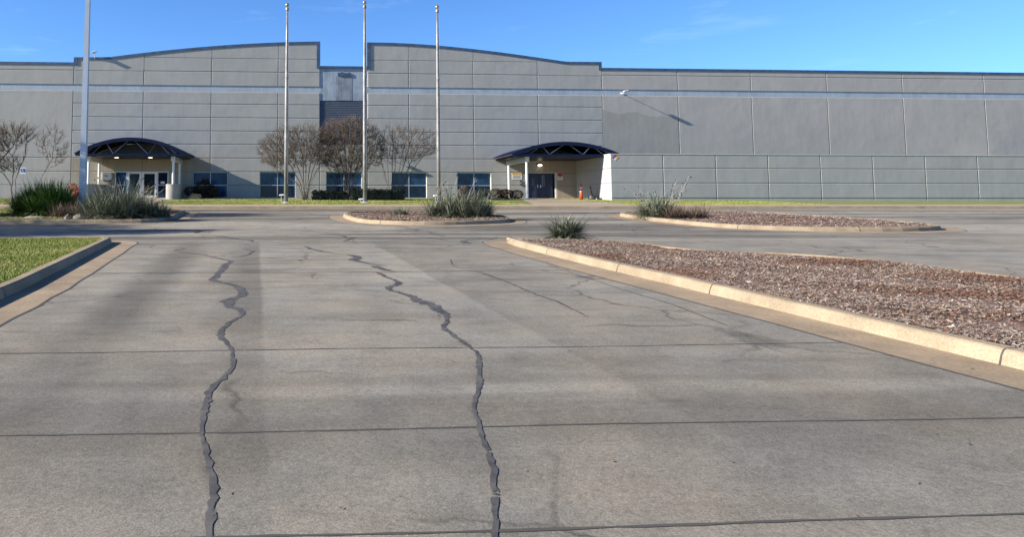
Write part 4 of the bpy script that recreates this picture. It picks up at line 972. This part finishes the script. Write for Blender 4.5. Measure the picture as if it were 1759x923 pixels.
# ---- bare multi-stem trees grown by space colonisation
def grow_tree(name, label, base, trunks, crown, natt, group, bark='bark', twigs=1.0, step=.22, seed=1, extra=None, base_r=.085, seedheads=.5):
    rng = np.random.default_rng(seed); bx, by, bz = base
    o = empty(name, base, label, 'tree', group)
    # crown lobes: (cx,cy,cz,rx,ry,rz)
    A = []
    while len(A) < natt:
        l = crown[rng.integers(len(crown))]; q = rng.normal(size=3); q /= np.linalg.norm(q); r = rng.uniform(.15, 1.)**.42
        p = np.array([l[0]+q[0]*l[3]*r, l[1]+q[1]*l[4]*r, l[2]+q[2]*l[5]*r])
        if p[2] > bz+.9: A.append(p)
    A = np.array(A); alive = np.ones(len(A), bool)
    P = []; par = []; 
    for path in trunks:
        prev = -1
        for q in path:
            q = np.array(q, float)
            if prev >= 0:
                d = q-P[prev]; n = max(1, int(np.linalg.norm(d)/step)); p0 = P[prev].copy()
                for k in range(1, n+1): P.append(p0+d*k/n+rng.normal(size=3)*.012); par.append(prev); prev = len(P)-1
            else: P.append(q); par.append(-1); prev = len(P)-1
    for it in range(70):
        PA = np.array(P); idx = np.where(alive)[0]
        if len(idx) == 0: break
        d2 = ((A[idx, None, :]-PA[None, :, :])**2).sum(2); nr = d2.argmin(1); dm = np.sqrt(d2[np.arange(len(idx)), nr])
        alive[idx[dm < step*1.3]] = False; ok = (dm < 2.6) & (dm >= step*1.3)
        if not ok.any(): break
        acc = {}
        for a, n in zip(idx[ok], nr[ok]):
            v = A[a]-PA[n]; acc.setdefault(n, []).append(v/np.linalg.norm(v))
        for n, L in acc.items():
            v = np.mean(L, 0)+rng.normal(size=3)*.16; v[2] += .12; v /= np.linalg.norm(v)+1e-6
            P.append(PA[n]+v*step); par.append(n)
    n = len(P); P = np.array(P); par = np.array(par); rad = np.zeros(n); kids = [[] for _ in range(n)]
    for i in range(n):
        if par[i] >= 0: kids[par[i]].append(i)
    tips = [i for i in range(n) if not kids[i]]
    for i in range(n-1, -1, -1):
        rad[i] = max(.0065, rad[i]**(1/2.3) if rad[i] > 0 else .0065)
        if par[i] >= 0: rad[par[i]] += rad[i]**2.3
    mx = rad.max(); sc = min(1.0, base_r/mx) if mx > 0 else 1; rad = np.maximum(.008, np.where(rad > .012, .012+(rad-.012)*sc, rad))
    m = MB(); seen = np.zeros(n, bool)
    starts = [i for i in range(n) if par[i] < 0]
    stack = [(i, None) for i in starts]
    while stack:
        i, pr = stack.pop(); chain = ([pr] if pr is not None else [])+[i]
        while kids[chain[-1]]:
            ks = sorted(kids[chain[-1]], key=lambda k: -rad[k])
            for k in ks[1:]: stack.append((k, chain[-1]))
            chain.append(ks[0])
        if len(chain) >= 2:
            r0 = rad[chain[0]] if pr is None else rad[chain[1]]
            m.tube([P[k] for k in chain], [r0]+[rad[k] for k in chain[1:]], 6 if r0 > .025 else 4, cap=False)
    m.build('trunk', M[bark], o, smooth=True)
    # twigs with dry seed heads
    V, Fc, T = [], [], []
    src = [i for i in range(n) if rad[i] < .017]
    cnt = int(len(src)*twigs*9.5)
    for _ in range(cnt):
        i = src[rng.integers(len(src))]; p = P[i]; d = (P[i]-P[par[i]]) if par[i] >= 0 else np.array([0, 0, 1.]); d /= np.linalg.norm(d)+1e-6
        ou = p-np.array([bx, by, bz+1.]); ou /= np.linalg.norm(ou); v = d*.5+ou*.8+rng.normal(size=3)*.38; v /= np.linalg.norm(v); L = rng.uniform(.2, .55); q = p+v*L; s = np.cross(v, rng.normal(size=3)); s /= np.linalg.norm(s)+1e-6
        w0 = .0055; o0 = len(V); V += [p-s*w0, p+s*w0, q+s*w0*.6, q-s*w0*.6]; Fc.append((o0, o0+1, o0+2, o0+3)); T.append(rng.uniform(.1, .8))
        if rng.uniform() < seedheads:
            for k in range(2):
                c = q-v*rng.uniform(0, .08)+rng.normal(size=3)*.03; a = rng.normal(size=3); a /= np.linalg.norm(a); b = np.cross(a, v); o0 = len(V); z_ = rng.uniform(.012, .022)
                V += [c-a*z_, c+b*z_, c+a*z_, c-b*z_]; Fc.append((o0, o0+1, o0+2, o0+3)); T.append(rng.uniform(.3, 1))
    raw('twigs', np.array(V), np.array(Fc), T, M['twig'], o)
    return o
def px_lobes(L, y, depth=.8):
    out = []
    for u, v, ru, rv in L:
        c = at_y(u, v, y); sx = abs(X(u+ru, y, v)-c.x); sz = abs(Z(v-rv, y, u)-c.z); out.append((c.x, y, c.z, sx, sx*depth, sz))
    return out
def px_path(L, y, dy=0.):
    k = len(L)-1; return [(lambda c: (c.x, c.y, c.z))(at_y(u, v, y+dy*i/k)) for i, (u, v) in enumerate(L)]
GRP = 'bare multi-stem trees before the centre bay'
Y1 = 56.5
def tb(u, y): return (X(u, y, 345), y, g(y)+.12)
def fan(u0, v0, y, targets, seed):
    r = random.Random(seed); out = []
    for i, (u, v) in enumerate(targets):
        f = (i+.5)/len(targets)-.5; ub = u0+f*9; dy = r.uniform(-1.0, 1.0)
        vm = v0-(v0-v)*r.uniform(.30, .42); um = ub+(u-ub)*.16
        vq = v0-(v0-v)*r.uniform(.62, .70); uq = ub+(u-ub)*.52+r.uniform(-2, 2)
        out.append(px_path([(ub, v0), (um+r.uniform(-1.5, 1.5), vm), (uq, vq), (u, v)], y, dy))
    return out
grow_tree('bare_tree', 'bare multi-stem tree with brown twigs, leftmost of the three before the centre bay', tb(525, Y1),
          fan(526, 347, Y1, [(462, 272), (480, 255), (496, 245), (512, 236), (526, 232), (540, 238), (552, 246), (560, 262), (470, 285)], 1),
          px_lobes([(466, 258, 24, 26), (492, 246, 30, 30), (524, 238, 32, 26), (515, 262, 44, 28), (553, 255, 26, 34), (480, 275, 28, 14)], Y1), 3000, GRP, 'bark', 1.0, seed=3, step=.19)
grow_tree('bare_tree', 'densest bare multi-stem tree in front of the dark louvre', tb(598, Y1),
          fan(599, 347, Y1, [(556, 275), (562, 252), (576, 235), (588, 222), (602, 215), (616, 220), (630, 232), (640, 250), (644, 272), (600, 240)], 2),
          px_lobes([(566, 256, 24, 34), (598, 232, 40, 30), (624, 240, 30, 32), (600, 262, 50, 34), (642, 256, 20, 34), (575, 232, 26, 26), (598, 285, 36, 16)], Y1), 4200, GRP, 'bark', 1.15, seed=5, step=.19)
grow_tree('bare_tree', 'thinner bare multi-stem tree beside the wall floodlight', tb(668, Y1),
          fan(671, 347, Y1, [(656, 280), (664, 248), (676, 236), (684, 244)], 3)+fan(686, 347, Y1, [(694, 250), (706, 240), (722, 245), (736, 256)], 4),
          px_lobes([(666, 252, 18, 34), (690, 244, 24, 30), (714, 246, 28, 30), (738, 248, 14, 24), (700, 264, 34, 18)], Y1, .9), 1500, GRP, 'bark', .75, seed=9, seedheads=.3, step=.2)
G2 = 'bare trees left of the left entrance'
Y2 = 38.3
grow_tree('bare_tree', 'wide bare tree at the left edge of the photo with two thin trunks', tb(22, Y2),
          [px_path([(22, 358), (19, 320), (8, 300), (-12, 282)], Y2, .3), px_path([(26, 358), (27, 310), (33, 292), (40, 278)], Y2, -.3), px_path([(21, 358), (20, 318), (24, 290), (22, 272)], Y2, .2), px_path([(-22, 356), (-14, 300), (0, 275), (22, 252)], Y2, .5)],
          px_lobes([(-15, 245, 32, 28), (12, 240, 34, 24), (42, 232, 22, 16), (14, 285, 20, 14), (-35, 255, 26, 26)], Y2, .9), 1700, G2, 'bark', .8, seed=13, seedheads=.2, step=.17)
Y3 = 50.5
grow_tree('bare_tree', 'small leaning bare tree behind the palm shrub', tb(64, Y3),
          [px_path([(62, 348), (68, 312), (80, 290), (90, 272)], Y3, .3), px_path([(80, 290), (95, 285), (112, 272)], Y3, -.3), px_path([(90, 272), (92, 252), (96, 228)], Y3, .2), px_path([(85, 281), (80, 262), (74, 245)], Y3, .2)],
          px_lobes([(90, 238, 22, 22), (104, 255, 16, 22), (74, 250, 15, 20), (96, 272, 22, 14)], Y3, .9), 420, G2, 'bark', .9, seed=17, seedheads=.05, step=.24)
for k, (x, y, rz) in enumerate(((-17.5, 22.2, .4), (-20.0, 25.0, 2.1), (-23.5, 30.8, 4.0), (-16.0, 33.5, 1.2))):
    src_ = bpy.data.objects['bare_tree.001']; c = copy_tree(src_, (0, 0, 0), 'bare tree out of frame to the left whose shadow streaks the road'); c.location = (x, y, g(y)+.12); c.rotation_euler.z = rz
    c['group'] = 'bare trees beyond the left edge'
    for ch in c.children: ch.matrix_parent_inverse = Matrix.Translation(-src_.location)
# ---- grass blades on the lawns, mulch chips in the beds (nobody could count them)
def inside(poly, x, y):
    P = np.array(poly); n = len(P); r = np.zeros(len(x), bool); j = n-1
    for i in range(n):
        xi, yi, xj, yj = P[i, 0], P[i, 1], P[j, 0], P[j, 1]
        r ^= ((yi > y) != (yj > y)) & (x < (xj-xi)*(y-yi)/(yj-yi+1e-12)+xi); j = i
    return r
def scatter(poly, n, box):
    x = RNG.uniform(box[0], box[1], n); y = RNG.uniform(box[2], box[3], n); k = inside(poly, x, y); return x[k], y[k]
def grass_field(name, label, x, y, h, hgt, wid, kind='stuff'):
    n = len(x); z = SLOPE*np.minimum(y, 62.)+h; az = RNG.uniform(0, 2*math.pi, n); L = hgt*RNG.uniform(.5, 1.25, n); lean = RNG.uniform(.1, .8, n)
    # patches of dry grass keep a tone of their own
    pt = .5+.5*np.sin(x*1.3+np.sin(y*.9)*2)*np.cos(y*1.1+1.7*np.sin(x*.6)); T = np.clip(RNG.uniform(0, .75, n)*.7+pt**1.5*.62+RNG.normal(0, .08, n), 0, 1)
    b = np.stack([x, y, z], 1); s = np.stack([-np.sin(az), np.cos(az), 0*az], 1)*wid*.5
    t = b+np.stack([np.cos(az)*lean*L, np.sin(az)*lean*L, L], 1)
    V = np.concatenate([b-s, b+s, t]); F_ = np.stack([np.arange(n), np.arange(n)+n, np.arange(n)+2*n], 1)
    o = raw(name, V, F_, T, M['grass']); tag(o, label, 'grass', None, 'stuff'); return o
x1_, y1_ = scatter(in_ll, 420000, (-13, -3.4, 6, 21)); grass_field('lawn_grass', 'short patchy green grass on the near left corner lawn', x1_, y1_, .125, .034, .011)
n = 200000; x = RNG.uniform(-28, 34, n); y = RNG.uniform(WALK1, 62, n)
pw = ((x > X(915, WALK1)-.3) & (x < X(1080, WALK1))) | ((x > X(175, WALK1)) & (x < X(262, WALK1)+.2))
grass_field('front_grass', 'mown green grass strip between sidewalk and building', x[~pw], y[~pw], .14, .06, .022)
x, y = scatter(in_l, 60000, (-20, -9.5, 28, 30.6)); k = (y < 29.9); grass_field('island_grass', 'short grass edge along the left island kerb', x[k], y[k], .125, .06, .016)
x, y = scatter(in_l, 50000, (-22, -12.5, 28, 40)); grass_field('island_turf', 'green turf round the left edge tree', x, y, .125, .06, .02)
def chips(name, label, x, y, h, s0, s1):
    n = len(x); z = SLOPE*np.minimum(y, 62.)+h+RNG.uniform(0, .03, n)+.025*np.sin(x*2.1+y)*np.cos(y*1.7); az = RNG.uniform(0, 2*math.pi, n); el = RNG.normal(0, .22, n); L = s0+(s1-s0)*RNG.uniform(0, 1, n)**2.2; W = L*RNG.uniform(.12, .4, n)
    c = np.stack([x, y, z], 1); a = np.stack([np.cos(az)*np.cos(el), np.sin(az)*np.cos(el), np.sin(el)], 1)*L[:, None]; b = np.stack([-np.sin(az), np.cos(az), RNG.normal(0, .28, n)], 1)*W[:, None]
    V = np.concatenate([c-a-b*.6, c+a-b, c+a*.9+b*.7, c-a+b]); i = np.arange(n); F_ = np.stack([i, i+n, i+2*n, i+3*n], 1)
    pt = .5+.5*np.sin(x*1.1+2*np.sin(y*.7))*np.cos(y*1.4+x*.3)
    pt = np.clip((pt-.45)*2.2, 0, 1)
    T = np.clip(np.where(RNG.uniform(size=n) < .18+.62*pt, RNG.uniform(.05, .42, n), RNG.uniform(.4, 1.0, n)), 0, 1)
    o = raw(name, V, F_, T, M['chips']); tag(o, label, 'mulch', None, 'stuff'); return o
x, y = scatter(in_rn, 620000, (4.5, 12, 4, 21)); chips('mulch_chips', 'red-brown and bleached mulch chips in the near right bed', x, y, .124, .006, .034)
x, y = scatter(in_m, 90000, (1.5, 9, 27.5, 37)); chips('island_mulch', 'pinkish brown mulch chips on the middle island', x, y, .13, .018, .06)
x, y = scatter(in_r, 80000, (14, 31, 22, 38)); chips('far_mulch', 'pinkish brown mulch chips on the far right island', x, y, .13, .018, .06)
x, y = scatter(in_l, 45000, (-12, -5, 29.9, 39)); k = y > 29.9; chips('bed_mulch', 'brown mulch between the plants of the left island', x[k], y[k], .13, .018, .06)

# ---- leaf litter and grit along the gutters
P_ = []
for base in (base_ll, base_rn, base_l, base_m, base_r):
    for i, p in enumerate(base):
        q = offset(base, .1)[i] if i % 3 == 0 else None
        if q is None: continue
        o2 = offset(base, .62)[i]
        for k in range(RNG.poisson(5)):
            t = RNG.uniform()**2.0 if RNG.uniform() < .5 else 1-RNG.uniform()*.12
            P_.append((q[0]+(o2[0]-q[0])*t+RNG.normal()*.12, q[1]+(o2[1]-q[1])*t+RNG.normal()*.12))
x = np.concatenate([np.array([p[0] for p in P_]), RNG.uniform(-3.2, 6, 330)]); y = np.concatenate([np.array([p[1] for p in P_]), RNG.uniform(3, 42, 330)])
def litter(x, y):
    n = len(x); z = SLOPE*np.minimum(y, 62.)+.007; az = RNG.uniform(0, 6.3, n); L = RNG.uniform(.006, .024, n); W = L*RNG.uniform(.3, .8, n)
    a = np.stack([np.cos(az), np.sin(az), RNG.normal(0, .08, n)], 1)*L[:, None]; b = np.stack([-np.sin(az), np.cos(az), RNG.normal(0, .12, n)], 1)*W[:, None]; c = np.stack([x, y, z+L*.12], 1)
    V = np.concatenate([c-a, c-b*.8, c+a, c+b]); i = np.arange(n)
    o = raw('leaf_litter', V, np.stack([i, i+n, i+2*n, i+3*n], 1), RNG.uniform(0, .75, n), M['chips']); tag(o, 'dry leaf bits and grit along the gutters and across the road', 'litter', None, 'stuff')
litter(x, y)
